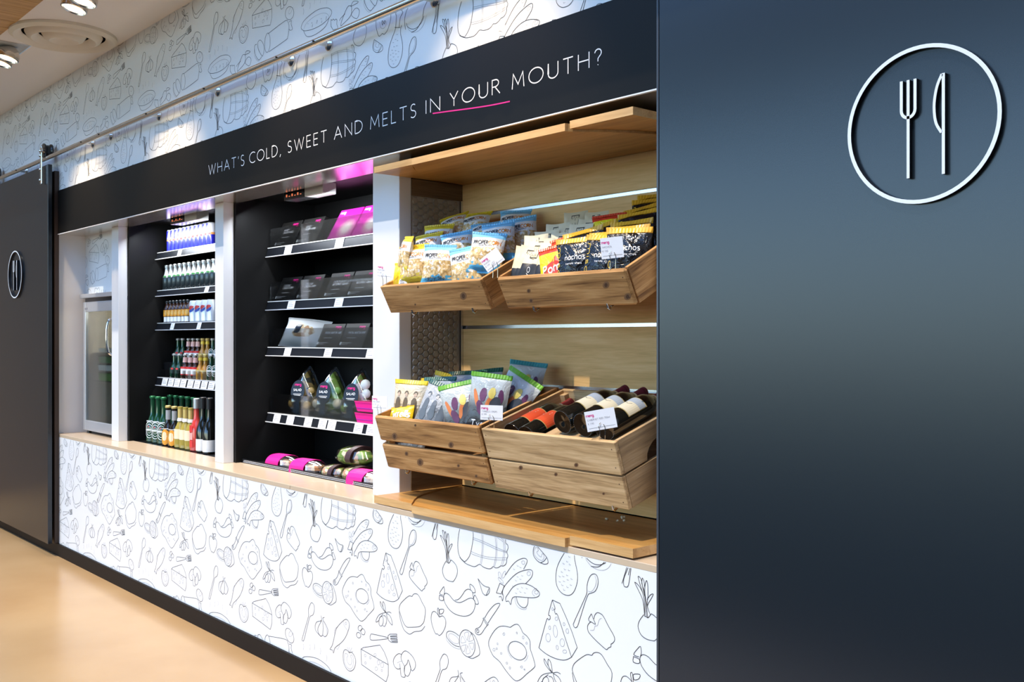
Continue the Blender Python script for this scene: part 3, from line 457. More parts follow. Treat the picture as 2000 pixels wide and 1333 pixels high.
# twin downlights
def downlight(x, label):
    r = empty('downlight', (x, -.455, 3.09)); tag(r, label, 'lamp', 'twin downlights along the ceiling strip')
    mb = MB()
    for a in ((-.17, .17, -.085, -.078), (-.17, .17, .078, .085), (-.17, -.163, -.078, .078), (.163, .17, -.078, .078)): mb.box(a[0], a[1], a[2], a[3], -.004, 0)
    mb.build('trim_frame', M['steel'], r)
    box('recess', -.163, .163, -.078, .078, -.003, -.001, M['grey'], r)
    for s in (-1, 1):
        h = MB().lathe([(.03, -.002), (.05, -.02), (.062, -.05), (.062, -.075), (.056, -.078), (.053, -.07)], 28).build('lamp_head', M['steel'], r, loc=(s*.068, 0, 0), rot=(R(-14), 0, 0), smooth=True)
        MB().lathe([(.054, -.07), (.0, -.068)], 24).build('lens', M['lamp'], h)
        ld = bpy.data.lights.new('spot', 'SPOT'); ld.energy = 48; ld.spot_size = R(64); ld.spot_blend = .55; ld.color = (1, .74, .45); ld.shadow_soft_size = .04
        lo_ = bpy.data.objects.new('bulb', ld); C.objects.link(lo_); lo_.parent = r; lo_.location = (s*.075, .02, -.085); lo_.rotation_euler = (R(16), 0, 0)
    return r
downlight(-4.99, 'twin steel ceiling downlight next to the round diffuser')
downlight(-6.27, 'twin steel ceiling downlight at the far end, before the round diffuser')
downlight(-3.71, 'twin steel ceiling downlight above the drinks and meals chillers')
downlight(-2.43, 'twin steel ceiling downlight above the oak bay')

# worktop in two lengths
wt = empty('worktop', (-4.3, .08, .79)); tag(wt, 'beige worktop running along the top of the printed front', 'worktop')
for a, b in ((-6.868, -3.792), (-3.789, -1.765)): box('worktop_board', a+4.3, b+4.3, -.08, .12, -.02, 0, M['worktop'], wt, bevel=.0015)

# black sign with white lettering
sg = empty('sign', (-4.3, -.008, 2.09)); tag(sg, 'long black sign board asking what is cold, sweet and melts in your mouth', 'sign')
box('sign_board', -2.57, 4.3, .0, .008, .0, .282, M['fascia'], sg)
box('edge_trim', -2.57, 2.535, -.002, .008, -.004, .0, M['edge'], sg)
mb = MB(); fn = lambda u, v: (u+4.3, -.0012, v-2.09)
for wd, a, b in (("WHAT'S", -4.584, -4.212), ('COLD,', -4.159, -3.871), ('SWEET', -3.809, -3.493), ('AND', -3.435, -3.232), ('MELTS', -3.176, -2.885), ('IN', -2.824, -2.744), ('YOUR', -2.687, -2.426), ('MOUTH?', -2.366, -1.976)):
    mb = MB(); a, b = a+.003-.0077*(a+1.976), b+.003-.0077*(b+1.976); write(mb, wd, .047, fn, a, 2.1975, w=.0036, track=.34, fit=b-a); mb.build('lettering', M['lettering'], sg)
MB().ribbon(spline([(-2.776, 2.192), (-2.692, 2.185), (-2.570, 2.174), (-2.464, 2.166), (-2.371, 2.162)]), .0042, fn).build('underline', M['magenta'], sg)

# sliding door rail
rl = empty('door_rail', (-4.5, -.06, 2.585)); tag(rl, 'round steel rail carrying the sliding doors across the printed wall', 'rail')
MB().tube([(-4.9, 0, 0), (0, 0, 0), (4.9, 0, 0)], .0145, 16).build('rail_tube', M['steel'], rl, smooth=True)
for x in (-8.9, -8.2, -7.5, -6.17, -5.87, -5.17, -4.47, -3.77, -3.47, -2.77, -2.07, -1.4):
    s = MB().lathe([(.026, 0), (.026, .006), (.020, .012), (.0105, .016), (.0105, .058)], 20).build('standoff', M['steel'], rl, loc=(x+4.5, .06, 0), rot=(R(90), 0, 0), smooth=True)
    MB().tube([(0, 0, .045), (0, 0, .0785)], .0042, 8).build('bolt', M['blackgloss'], s)

# sliding doors
def ring_cutlery(door, cx, cz, y):
    two = [M['emblem'], M['blackgloss']]
    def raised(name, pts, parent):
        return MB().poly(pts, lambda u, v, t: (u, -t, v), 0, .012, 0, 1).build(name, two, parent)
    e = empty('emblem', (cx, y, cz), parent=door)
    mb = MB(); n = 72; ro, ri = .165, .1568
    for r_, t in ((ro, 0), (ro, .012), (ri, .012), (ri, 0)):
        for i in range(n): a = 2*math.pi*i/n; mb.v.append((r_*math.cos(a), -t, r_*math.sin(a)))
    for k, m_ in ((0, 1), (1, 0), (2, 1)):
        for i in range(n): j = (i+1) % n; mb.face((k*n+i, k*n+j, (k+1)*n+j, (k+1)*n+i), m_)
    mb.build('ring', two, e)
    f = .0032
    def bar(pts, w):
        mb = MB(); L = []; Rr = []
        for i, p in enumerate(pts):
            q, r_ = pts[max(i-1, 0)], pts[min(i+1, len(pts)-1)]
            d = (r_[0]-q[0], r_[1]-q[1]); l = math.hypot(*d); nx, nz = -d[1]/l*w, d[0]/l*w
            L.append((p[0]+nx, p[1]+nz)); Rr.append((p[0]-nx, p[1]-nz))
        b = 0
        for t in (0, .012):
            mb.v += [(a[0], -t, a[1]) for a in L]+[(a[0], -t, a[1]) for a in Rr]
        k = len(pts); o = 2*k
        for i in range(k-1):
            mb.face((o+i, o+i+1, o+k+i+1, o+k+i), 0); mb.face((i, i+1, o+i+1, o+i), 1); mb.face((k+i, k+i+1, o+k+i+1, o+k+i), 1)
        mb.face((0, k, o+k, o), 1); mb.face((k-1, 2*k-1, o+2*k-1, o+k-1), 1)
        return mb
    fk = bar([(-.026, -.1095), (-.026, .097)], f).build('fork', two, e)
    bar([(-.041, .097), (-.041, .034)]+arc(-.026, .034, .015, .016, 180, 360, 10)+[(-.011, .034), (-.011, .097)], f).build('tines', two, fk)
    kn = bar([(.049, -.1095), (.049, .097)], f).build('knife', two, e)
    bar(spline([(.046, .0955), (.036, .073), (.0305, .045), (.030, .02), (.034, -.004), (.045, -.024)]), f*.9).build('blade', two, kn)
def hanger(door, x):
    h = empty('hanger', (x, -.006, 2.5), parent=door)
    MB().box(-.016, .016, -.012, -.006, -.085, .16).build('strap', M['chrome'], h, bevel=.003)
    for z in (-.06, .01, .10, .13): MB().lathe([(.011, 0), (.011, .004), (.006, .010), (0, .011)], 14).build('bolt', M['chrome'], h, loc=(0, -.012, z), rot=(R(90), 0, 0), smooth=True)
    MB().lathe([(.012, -.028), (.046, -.026), (.046, -.018), (.038, -.010), (.038, .010), (.046, .018), (.046, .026), (.012, .028)], 28).build('wheel', M['blackgloss'], h, loc=(0, .030, .135), rot=(R(90), 0, 0), smooth=True)
    MB().lathe([(.013, -.036), (.022, -.034), (.022, .040), (.013, .042)], 16).build('axle', M['chrome'], h, loc=(0, .028, .135), rot=(R(90), 0, 0), smooth=True)
d1 = empty('door_1', (0, -.075, 0)); structure(d1, 'far charcoal sliding door with a white fork and knife emblem', 'door')
box('door_leaf', -8.2, -6.793, 0, .026, .086, 2.535, M['door'], d1, bevel=.0015)
ring_cutlery(d1, -7.485, 1.8565, -.0005); hanger(d1, -6.885); hanger(d1, -8.1)
d2 = empty('door_2', (0, -.075, 0)); structure(d2, 'near charcoal sliding door with a white fork and knife emblem', 'door')
box('door_leaf', -1.7045, -.28, 0, .026, .086, 2.535, M['door'], d2, bevel=.001)
box('edge_band', -1.7135, -1.706, -.0008, .026, .086, 2.535, mat('edge_band', (.05, .055, .065), .3), d2, bevel=.001)
ring_cutlery(d2, -.992, 1.8565, -.0005); hanger(d2, -1.62); hanger(d2, -.4)

# ------------------------------------------------------------------ oak bay: slatted back, side panel, two shelves
sw = empty('slatwall', (-2.505, .424, .82)); tag(sw, 'oak slatwall back of the bay with aluminium channels', 'display wall')
zs = [.82, 1.006, 1.228, 1.450, 1.672, 1.894, 2.03]
box('backing', -.652, .652, .019, .03, 0, 1.27, M['black'], sw)
for a, b in zip(zs, zs[1:]):
    cbox('plank', -.65, .65, 0, .018, a-.82+(.013 if a > .9 else 0), b-.82-.001, M['oakback'], sw)
for z in zs[1:-1]:
    c = MB(); c.box(-.65, .65, .006, .016, z-.82, z-.82+.0125); c.box(-.65, .65, .002, .006, z-.82+.0002, z-.82+.003); c.build('channel', M['alu'], sw)
box('upper_lining', -.652, -.646, -.253, 0, 1.145, 1.21, M['oakdark'], sw); box('lower_lining', -.652, -.646, -.253, 0, 0, .17, M['oakdark'], sw)
box('corner_strip', -.648, -.642, -.010, -.002, .17, 1.145, M['alu'], sw)
box('near_lining', .645, .652, -.30, 0, 0, 1.21, M['oakdark'], sw)
hp = empty('hexagon_panel', (-3.1605, .297, .99)); tag(hp, 'taupe side panel with raised hexagons, in the oak bay', 'panel')
box('backing', .001, .004, -.122, .117, 0, .975, M['hexback'], hp)
hexm = MB(); rr = .0162
hexm.v = [(0, rr*.93*math.cos(R(60*k)), rr*.93*math.sin(R(60*k))) for k in range(6)]+[(.0036, rr*.76*math.cos(R(60*k)), rr*.76*math.sin(R(60*k))) for k in range(6)]
for k in range(6): j = (k+1) % 6; hexm.face((k, j, 6+j, 6+k))
hexm.face([6+k for k in range(6)]); hme = hexm.mesh('tile', M['hex'])
rest = MB(); cnt = 0
for ci in range(9):
    for ri in range(35):
        y = -.1055+ci*.0248; z = .017+ri*.0285+(.01425 if ci % 2 else 0)
        if z > .965: continue
        if (.15 < z < .60 or z > .74) and cnt < 290: share('tile', hme, hp, (.004, y, z)); cnt += 1
        else:
            b = len(rest.v); rest.v += [(v[0]+.004, v[1]+y, v[2]+z) for v in hexm.v]
            for f_ in hexm.f: rest.face([b+i for i in f_])
rs = rest.build('tiles', M['hex'], hp); rs['kind'] = 'stuff'
def bay_shelf(z0, z1, label, nm):
    r = empty(nm, (-2.505, .2, z0)); tag(r, label, 'shelf'); t = z1-z0
    lc = [(-2.905, -.0), (-2.94, .028), (-2.975, .058), (-3.02, .105), (-3.055, .155), (-3.08, .205), (-3.105, .26), (-3.13, .33), (-3.145, .42)]
    g = .007
    lb = [(-3.153, 0.0), (-2.913, 0.0)]+[(x-g*.5, y) for x, y in lc[1:]]+[(-3.153, .42)]
    rc = [(-2.115, 0.0), (-2.10, .03), (-2.078, .06), (-2.05, .09), (-2.0, .17), (-1.97, .235), (-1.93, .31), (-1.87, .42)]
    mid = [(-2.896, -.012), (-2.120, -.012)]+[(x-g*.5, y) for x, y in rc]+[(-1.885, .422), (-3.13, .422)]+[(x+g*.5, y) for x, y in reversed(lc[1:])]
    rb = [(x+g*.5, y) for x, y in rc]; rb = [(-1.862, 0.0), (-1.862, .42)]+list(reversed(rb))
    for pts, dz in ((lb, 0), (mid, -.004), (rb, .003)):
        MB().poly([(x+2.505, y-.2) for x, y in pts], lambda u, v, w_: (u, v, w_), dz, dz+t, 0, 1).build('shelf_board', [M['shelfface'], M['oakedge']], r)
    return r
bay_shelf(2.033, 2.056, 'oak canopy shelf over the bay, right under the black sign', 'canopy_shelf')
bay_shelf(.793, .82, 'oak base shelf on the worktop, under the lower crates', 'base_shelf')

# packets: design, label, place, turn, lean, roll, scale
BAGS = [
 ('p_y', 'yellow popcorn bag standing at the end of the crate against the white upright', -3.025, 0.055, 1.721, -22, -8, 4, 0.92),
 ('p_n', 'yellow popcorn bag turned back to front, with a white calorie oval, behind a price card', -3.026, 0.047, 1.636, 12, -10, -6, 0.85),
 ('p_y', 'yellow popcorn bag in the front row between the calorie oval and the sea salted bag', -2.983, 0.06, 1.683, 22, -10, -6, 1),
 ('p_b', 'blue popcorn bag in the front row showing its sea salted script', -2.828, 0.055, 1.672, 28, -10, 2, 1),
 ('p_c', 'blue popcorn bag, plumpest of the front row, nearest the near side of the crate', -2.675, 0.062, 1.657, 32, -12, -9, 1),
 ('p_c', 'blue popcorn bag leaning on the near side board of its crate', -2.614, 0.1, 1.704, 40, -14, 6, 1),
 ('p_b', 'pale blue popcorn bag lying tipped over the two front blue bags', -2.84, 0.15, 1.731, 28, -20, -12, 1),
 ('p_y', 'yellow popcorn bag in the middle row, standing tallest among yellow ones', -3.019, 0.2, 1.773, 26, -14, -4, 1),
 ('p_y', 'yellow popcorn bag half hidden in the middle row next to the hexagon panel', -3.019, 0.15, 1.739, 16, -20, -10, 1),
 ('p_c', 'blue popcorn bag in the middle row behind the near front one', -2.633, 0.17, 1.747, 34, -16, -6, 1),
 ('p_y', 'yellow popcorn bag in the back row nearest the hexagon panel', -3.02, 0.28, 1.83, 20, -30, -20, 1),
 ('p_y', 'yellow popcorn bag in the back row beside the blue ones', -2.932, 0.31, 1.828, 18, -28, -8, 1),
 ('p_b', 'blue popcorn bag lying flat on the heap in front of the back row', -2.783, 0.24, 1.781, 28, -38, -12, 1),
 ('p_b', 'blue popcorn bag topping the back row at the aluminium channel', -2.716, 0.315, 1.814, 24, -24, -4, 1),
 ('p_c', 'blue popcorn bag in the shade, turned to show orange letters, at the back near corner', -2.616, 0.26, 1.77, 36, -14, -8, 1),
 ('N', 'black nacho bag in the front row beside the yellow snack bag', -2.166, 0.083, 1.63, 22, -10, -3, 1),
 ('N', 'black nacho bag in the front row behind the white price card', -2.053, 0.089, 1.629, 26, -12, 5, 1),
 ('N', 'black nacho bag against the near side board beside the price card', -1.951, 0.082, 1.643, 30, -12, 0, 1),
 ('N', 'black nacho bag in the second row above the yellow snack bag', -2.169, 0.125, 1.664, 20, -18, -12, 1),
 ('N', 'black nacho bag in the second row, its seal level with the price card top', -2.052, 0.115, 1.647, 24, -16, -4, 1),
 ('N', 'black nacho bag in the second row by the side board', -1.994, 0.125, 1.657, 24, -14, -2, 1),
 ('N', 'black nacho bag in the third row with a steeply slanting orange seal', -2.177, 0.2, 1.688, 18, -22, -16, 1),
 ('N', 'black nacho bag in the third row next to the near side', -2.039, 0.19, 1.686, 22, -20, -4, 1),
 ('N', 'black nacho bag in the fourth row beside the cream sachets', -2.144, 0.25, 1.721, 18, -26, -6, 1),
 ('N', 'black nacho bag in the fourth row with a seal rising to the door', -2.061, 0.25, 1.725, 20, -24, -8, 1),
 ('N', 'black nacho bag at the back with a slanting seal', -2.077, 0.3, 1.749, 18, -24, -12, 1),
 ('N', 'black nacho bag at the back, second from the top of the heap', -2.082, 0.33, 1.771, 20, -20, -2, 1),
 ('N', 'topmost black nacho bag, cut off by the near door', -2.076, 0.35, 1.788, 20, -20, -2, 1),
 ('B', 'yellow snack bag with red swoosh in the front row', -2.24, 0.065, 1.625, 18, -10, -9, 1),
 ('B', 'yellow snack bag with red seal, second row behind the swoosh one', -2.233, 0.11, 1.661, 20, -18, -12, 1),
 ('B', 'yellow snack bag peeping out between sachets and nachos at the back', -2.175, 0.24, 1.736, 30, -20, -4, 1),
 ('S', 'cream and black sachet at the end of the front row, behind the tilted price card', -2.386, 0.058, 1.637, 30, -14, 10, 1.25),
 ('S', 'cream and black sachet in the front row showing its boxed stamp in full', -2.369, 0.062, 1.635, 30, -14, 12, 1.3),
 ('S', 'cream sachet in the second row, behind the two stamped front ones', -2.348, 0.069, 1.649, 24, -26, 10, 1.38),
 ('S', 'cream sachet lit yellow in the second row beside the yellow snack bag', -2.283, 0.077, 1.643, 31, -26, 5, 1.38),
 ('S', 'cream sachet in the third row, nearest the popcorn crate', -2.383, 0.105, 1.677, 29, -26, 0, 1.38),
 ('S', 'cream sachet in the third row, middle one of three', -2.359, 0.1, 1.665, 27, -26, 8, 1.38),
 ('S', 'cream sachet in the third row, beside the red seal', -2.305, 0.11, 1.657, 25, -26, 3, 1.38),
 ('S', 'cream sachet in the fourth row, towards the popcorn crate', -2.374, 0.15, 1.693, 32, -26, -2, 1.38),
 ('S', 'cream sachet in the fourth row, towards the nachos', -2.301, 0.14, 1.68, 30, -26, 6, 1.38),
 ('S', 'cream sachet in the fifth row, nearest the popcorn crate', -2.382, 0.2, 1.721, 28, -26, 1, 1.38),
 ('S', 'cream sachet in the fifth row, middle one of three, stamp in the open', -2.328, 0.19, 1.711, 26, -26, 9, 1.38),
 ('S', 'cream sachet in the fifth row, beside the nachos', -2.255, 0.175, 1.707, 24, -26, 4, 1.38),
 ('S', 'cream sachet in the top row, nearest the popcorn crate', -2.371, 0.28, 1.766, 31, -26, -1, 1.38),
 ('S', 'cream sachet in front of the top row, next to the nacho seals', -2.265, 0.225, 1.727, 29, -26, 7, 1.38),
 ('S', 'cream sachet in the top row, in its middle', -2.286, 0.285, 1.759, 27, -26, 2, 1.38),
 ('S', 'cream sachet at the near end of the top row by a yellow corner', -2.234, 0.26, 1.739, 25, -26, 10, 1.38),
 ('k_yellow', 'yellow topped crisp bag with a sepia photograph at the end by the white upright', -3.051, 0.085, 1.154, 18, -8, 2, 1),
 ('k_name', 'small yellow crisp bag lying in front with its white name showing', -3.05, 0.053, 1.122, 14, -25, -6, 1),
 ('k_green', 'dark green crisp bag sunk low at the front, beside the small yellow one', -3.044, 0.104, 1.057, 18, -14, 14, 1),
 ('k_green', 'dark green topped crisp bag with a large grey photograph, middle of the front row', -2.878, 0.081, 1.15, 24, -14, 17, 1),
 ('k_green', 'dark green topped crisp bag right behind the large grey one', -2.956, 0.145, 1.169, 18, -14, -2, 1),
 ('k_yellow', 'yellow topped crisp bag in the third row behind two dark green ones', -3.013, 0.22, 1.178, 20, -16, 11, 1),
 ('k_yellow', 'yellow topped crisp bag in the third row by the hexagon panel', -3.049, 0.2, 1.165, 12, -16, -6, 1),
 ('k_veg', 'green topped vegetable crisp bag in the front row, seal rising to the near side', -2.726, 0.08, 1.158, 28, -14, -14, 1),
 ('k_veg', 'green topped vegetable crisp bag behind the price card', -2.62, 0.11, 1.189, 32, -12, 6, 1),
 ('k_green', 'dark green crisp bag in the fourth row', -2.938, 0.25, 1.19, 20, -16, -2, 1),
 ('k_green', 'dark green crisp bag at the back against the slatwall', -2.869, 0.3, 1.199, 18, -18, -6, 1),
 ('k_veg', 'green topped vegetable crisp bag leaning hard over the near side board', -2.59, 0.19, 1.195, 26, -18, 30, 1),
 ('k_teal', 'pale teal crisp bag sticking up highest at the back', -2.649, 0.3, 1.23, 24, -14, 6, 1),
 ('k_yellow', 'orange lit crisp bag showing one corner behind the front row', -3.05, 0.145, 1.131, 16, -14, 0, 1),
]

# ------------------------------------------------------------------ crates on brackets
def crate(x0, z0, Wd, L, H, ang, fx, fy, boards, label, rnd=.002, arch=False, y0=-.02, knots=(), g=.006):
    """tilted crate: origin = upper front left corner, own axes x across, y into the bay, z up its front"""
    r = empty('crate', (x0, y0, z0), (R(ang), 0, 0)); tag(r, label, 'crate', 'wooden crates of the oak bay')
    t = .016; n = boards; bh = (H-g*(n-1))/n
    for k in range(n):
        a, b = -H+k*(bh+g), -H+k*(bh+g)+bh
        f_ = cbox('front_board', 0, Wd, 0, t, a, b, fx, r, bevel=rnd)
        kb = MB()
        for (ku, kv, ks) in knots:
            if int(ku) != k: continue
            uu = (ku % 1-.5)*Wd; vv = (kv-.5)*bh; ks *= .72
            fq = lambda u, v: (u, -t/2-.0005, v)
            kb.patch([(uu+ks*1.7*math.cos(R(q)), vv+ks*1.25*math.sin(R(q)+.4)) for q in range(0, 360, 30)], fq, 1)
            fq2 = lambda u, v: (u, -t/2-.0008, v)
            kb.patch([(uu+ks*.8*math.cos(R(q)), vv+ks*.75*math.sin(R(q)+.4)) for q in range(0, 360, 30)], fq2, 0)
        for sx_ in (-1, 1):
            for sz_ in (-.28, .28):
                kb.patch([(sx_*(Wd/2-.016)+.0022*math.cos(R(q)), sz_*bh+.0022*math.sin(R(q))) for q in range(0, 360, 60)], lambda u, v: (u, -t/2-.0006, v), 0)
        kk = kb.build('nail_marks', [M['knot'], M['knotring']], f_); kk['kind'] = 'stuff'
        cbox('back_board', 0, Wd, L-t, L, a, b, fx, r, bevel=rnd)
        for xa, xb, far in ((0.0, t*.8, 1), (Wd-t*.8, Wd, 0)):
            if arch and k == n-1 and not far:
                ln = L-2*t; pts = [(0, bh), (0, 0), (ln*.28, 0)]+[(ln*(.5-.22*math.cos(R(q))), bh*.5*math.sin(R(q))) for q in range(0, 181, 20)]+[(ln*.72, 0), (ln, 0), (ln, bh)]
                MB().poly(pts, lambda u, v, w_: (w_, u, v), 0, t*.8).build('side_board', fy, r, loc=(xa-.001, t, a))
            else: cbox('side_board', xa, xb, t, L-t, a, b, fy, r, bevel=.001)
    for k in range(3): cbox('bottom_board', t, Wd-t, t+k*(L-2*t)/3+.003, t+(k+1)*(L-2*t)/3-.003, -H+.002, -H+.012, fx, r)
    for xa in (t*.8, Wd-t*.8-.022):
        for ya in (t, L-t-.022): cbox('corner_post', xa, xa+.022, ya, ya+.022, -H+.012, -.012, fy, r)
    return r
CR = {}
CR['pop'] = crate(-3.085, 1.602, .578, .42, .108, 27, M['cratex'], M['cratey'], 1, 'single-board crate of popcorn bags, upper tier by the white upright', knots=((.80, .5, .016), (.30, .28, .005), (.40, .9, .005)))
CR['nacho'] = crate(-2.428, 1.604, .552, .42, .112, 27, M['cratex'], M['cratey'], 1, 'single-board crate of nachos and snack sachets, upper tier by the near door', rnd=.007, knots=((.24, .55, .008), (.23, .25, .009), (.84, .6, .012), (.96, .25, .012)))
CR['crisp'] = crate(-3.125, 1.122, .606, .395, .207, 17.5, M['cratex'], M['cratey'], 2, 'two-board crate of crisps, lower tier by the white upright', rnd=.006, g=.012, knots=((0.25, .72, .010), (0.37, .45, .017), (0.74, .55, .007), (0.88, .25, .007), (1.17, .25, .016), (1.72, .2, .013), (1.42, .8, .006)))
CR['wine'] = crate(-2.500, 1.117, .586, .395, .207, 17.5, M['crategx'], M['crategy'], 2, 'paler two-board crate of wine bottles, lower tier by the near door', arch=True, knots=((1.70, .15, .008), (0.26, .85, .009), (0.53, .8, .007), (0.85, .4, .005)))
def bracket(x, z, y0, ang, label):
    r = empty('bracket', (x, .424, z)); tag(r, label, 'bracket', 'brackets under the crates')
    L = .424-y0; dz = -math.tan(R(ang))*L
    MB().poly([(0, 0), (-L, dz), (-L, dz-.004), (-.10, dz*.24-.03), (0, -.05)], lambda u, v, w_: (w_, u, v), -.002, .002).build('arm', M['blackgloss'], r)
    MB().tube([(0, -L+.004, dz-.002), (0, -L-.006, dz-.010), (0, -L-.014, dz-.006), (0, -L-.016, dz+.006)], .0032, 8).build('hook', M['chrome'], r, smooth=True)
# arm tops follow the crate bottoms; the hooks curl up in front of them
for key, xs, H, ang, txt in (('pop', (-2.945, -2.60), .108, 27, 'popcorn crate'), ('nacho', (-2.30, -1.985), .112, 27, 'nacho crate'), ('crisp', (-3.005, -2.62), .207, 17.5, 'crisp crate'), ('wine', (-2.335, -1.975), .207, 17.5, 'wine crate')):
    o = CR[key]; s, c = math.sin(R(ang)), math.cos(R(ang))
    yb, zb = o.location.y+H*s, o.location.z-H*c
    for x, side in zip(xs, ('end towards the chillers', 'end towards the near door')):
        ya = yb+.012
        bracket(x, zb+(.424-yb)*math.tan(R(ang))-.004, ya, ang, 'steel hook bracket under the %s, %s' % (txt, side))

# ------------------------------------------------------------------ packets
def pillow(w, h, t, p=.5, seal=.055, seed=1, nu=16, nv=20):
    rnd = random.Random(seed); ph = [rnd.uniform(0, 6.28) for _ in range(8)]
    def f(v):
        a = (v-seal)/(1-2*seal)
        return math.sin(math.pi*a)**.5 if 0 < a < 1 else 0
    def F(u, v, side=-1, off=0.0):
        k = f(v); th = t/2*max(0.0, math.sin(math.pi*min(max(u, 0), 1)))**p*k
        wr = .0022*(math.sin(9*u+ph[0]+5*v)+math.sin(17*v+ph[1]-6*u)*.7+math.sin(23*u+ph[2])*.4)*k*math.sin(math.pi*min(max(u, 0), 1))
        bend = .006*math.sin(3.1*v+ph[3])*(1-k)+.004*math.sin(4*u+ph[4])*(1-k)
        wx = (u-.5)*w*(1-.075*k)
        return (wx, side*(th+off)+wr*.9+bend, (v-.5)*h)
    mb = MB(); row = nu+1
    for side in (-1, 1):
        b = len(mb.v)
        for j in range(nv+1):
            for i in range(nu+1): mb.v.append(F(i/nu, j/nv, side))
        for j in range(nv):
            for i in range(nu):
                q = [b+j*row+i, b+j*row+i+1, b+(j+1)*row+i+1, b+(j+1)*row+i]; uv = [(i/nu, j/nv), ((i+1)/nu, j/nv), ((i+1)/nu, (j+1)/nv), (i/nu, (j+1)/nv)]
                if side > 0: q.reverse(); uv.reverse()
                mb.face(q, 0, uv)
    return mb, F
def seal_strip(F, h, v0, v1, n=28):
    mb = MB()
    for v in (v0, v1):
        for i in range(n+1):
            x, y, z = F(i/n, v); mb.v.append((x, y-.0012-(.0012 if i % 2 else 0), z))
    for i in range(n): mb.face((i, i+1, n+1+i+1, n+1+i))
    return mb
class Kind:
    """one packet design: its meshes are shared by every packet of the kind"""
    def __init__(s, name, cat, group): s.name, s.cat, s.group, s.parts = name, cat, group, []
    def put(s, label, loc, yaw=0, lean=0, roll=0, sc=1):
        r = empty(s.name, loc); r.rotation_euler = (Matrix.Rotation(R(yaw), 3, 'Z') @ Matrix.Rotation(R(lean), 3, 'X') @ Matrix.Rotation(R(roll), 3, 'Y')).to_euler(); r.scale = (sc, sc, sc)
        tag(r, label, s.cat, s.group)
        for nm, me in s.parts: share(nm, me, r)
        return r
def uvfn(F, off=.0012): return lambda u, v: F(u, v, -1, off)
def popcorn(band, foot, seed, words=True, sea=False):
    k = Kind('popcorn_bag', 'popcorn bag', 'popcorn bags in the crate'); w, h = .124, .150
    mb, F = pillow(w, h, .056, seed=seed)
    white = (.80, .77, .70)
    m = uvzones('popcorn_film', [(0, foot), (.24, white), (.52, (.82, .83, .82)), (.76, white), (.83, band)], .38, blobs=(.16, .58, (.86, .74, .46), (.62, .42, .16), 9, .44), crinkle=.35)
    k.parts.append(('bag', mb.mesh('bag', m, smooth=True)))
    k.parts.append(('top_seal', seal_strip(F, h, .95, 1).mesh('top_seal', mat('popcorn_seal', band, .35))))
    t = MB(); fn = uvfn(F); A = h/w
    fu = lambda u, v: fn(u, v)
    if words:
        ss, tw = strokes('PROPERCORN', 1, .2); kx = .80/tw; i = 0; nst = [len(G[c][1]) for c in 'PROPER']
        for j, st in enumerate(ss): t.ribbon([(.1+x*kx, .66+y*.085) for x, y in st], .02, fu, 0 if j < sum(nst) else 1)
        write(t, 'DONE PROPERLY', .022, fu, .26, .615, w=.006, fit=.46)
        if sea: write(t, 'Lightly Sea', .07, fu, .16, .13, w=.009, fit=.62, slant=.3); write(t, 'Salted', .06, fu, .34, .05, w=.009, fit=.4, slant=.3)
    else:
        t.fill([(.62+.2*math.cos(R(a)), .26+.16*math.sin(R(a))) for a in range(0, 360, 20)], fu, 2)
        fo = uvfn(F, .002); write(t, 'PER', .045, fo, .54, .33, w=.008, fit=.16); write(t, '129', .06, fo, .53, .23, w=.01, fit=.18); write(t, 'CAL', .045, fo, .54, .15, w=.008, fit=.16)
        t.fill([(.2+.12*math.cos(R(a)), .15+.06*math.sin(R(a))) for a in range(0, 360, 20)], fu, 0)
    k.parts.append(('lettering', t.mesh('lettering', [M['ink'], M['vinylbag'], M['lettering']])))
    return k
YEL, SKY, DSKY = (.80, .58, .03), (.20, .52, .74), (.08, .38, .62)
KP = {'y': popcorn(YEL, (.72, .60, .06), 3), 'b': popcorn(SKY, DSKY, 5, sea=True), 'c': popcorn(SKY, DSKY, 8)}
KP['n'] = popcorn(YEL, (.85, .62, .02), 9, words=False)
m = uvzones('popcorn_back_film', [(0, (.85, .62, .02)), (.9, YEL)], .38, crinkle=.35); KP['n'].parts[0][1].materials[0] = m
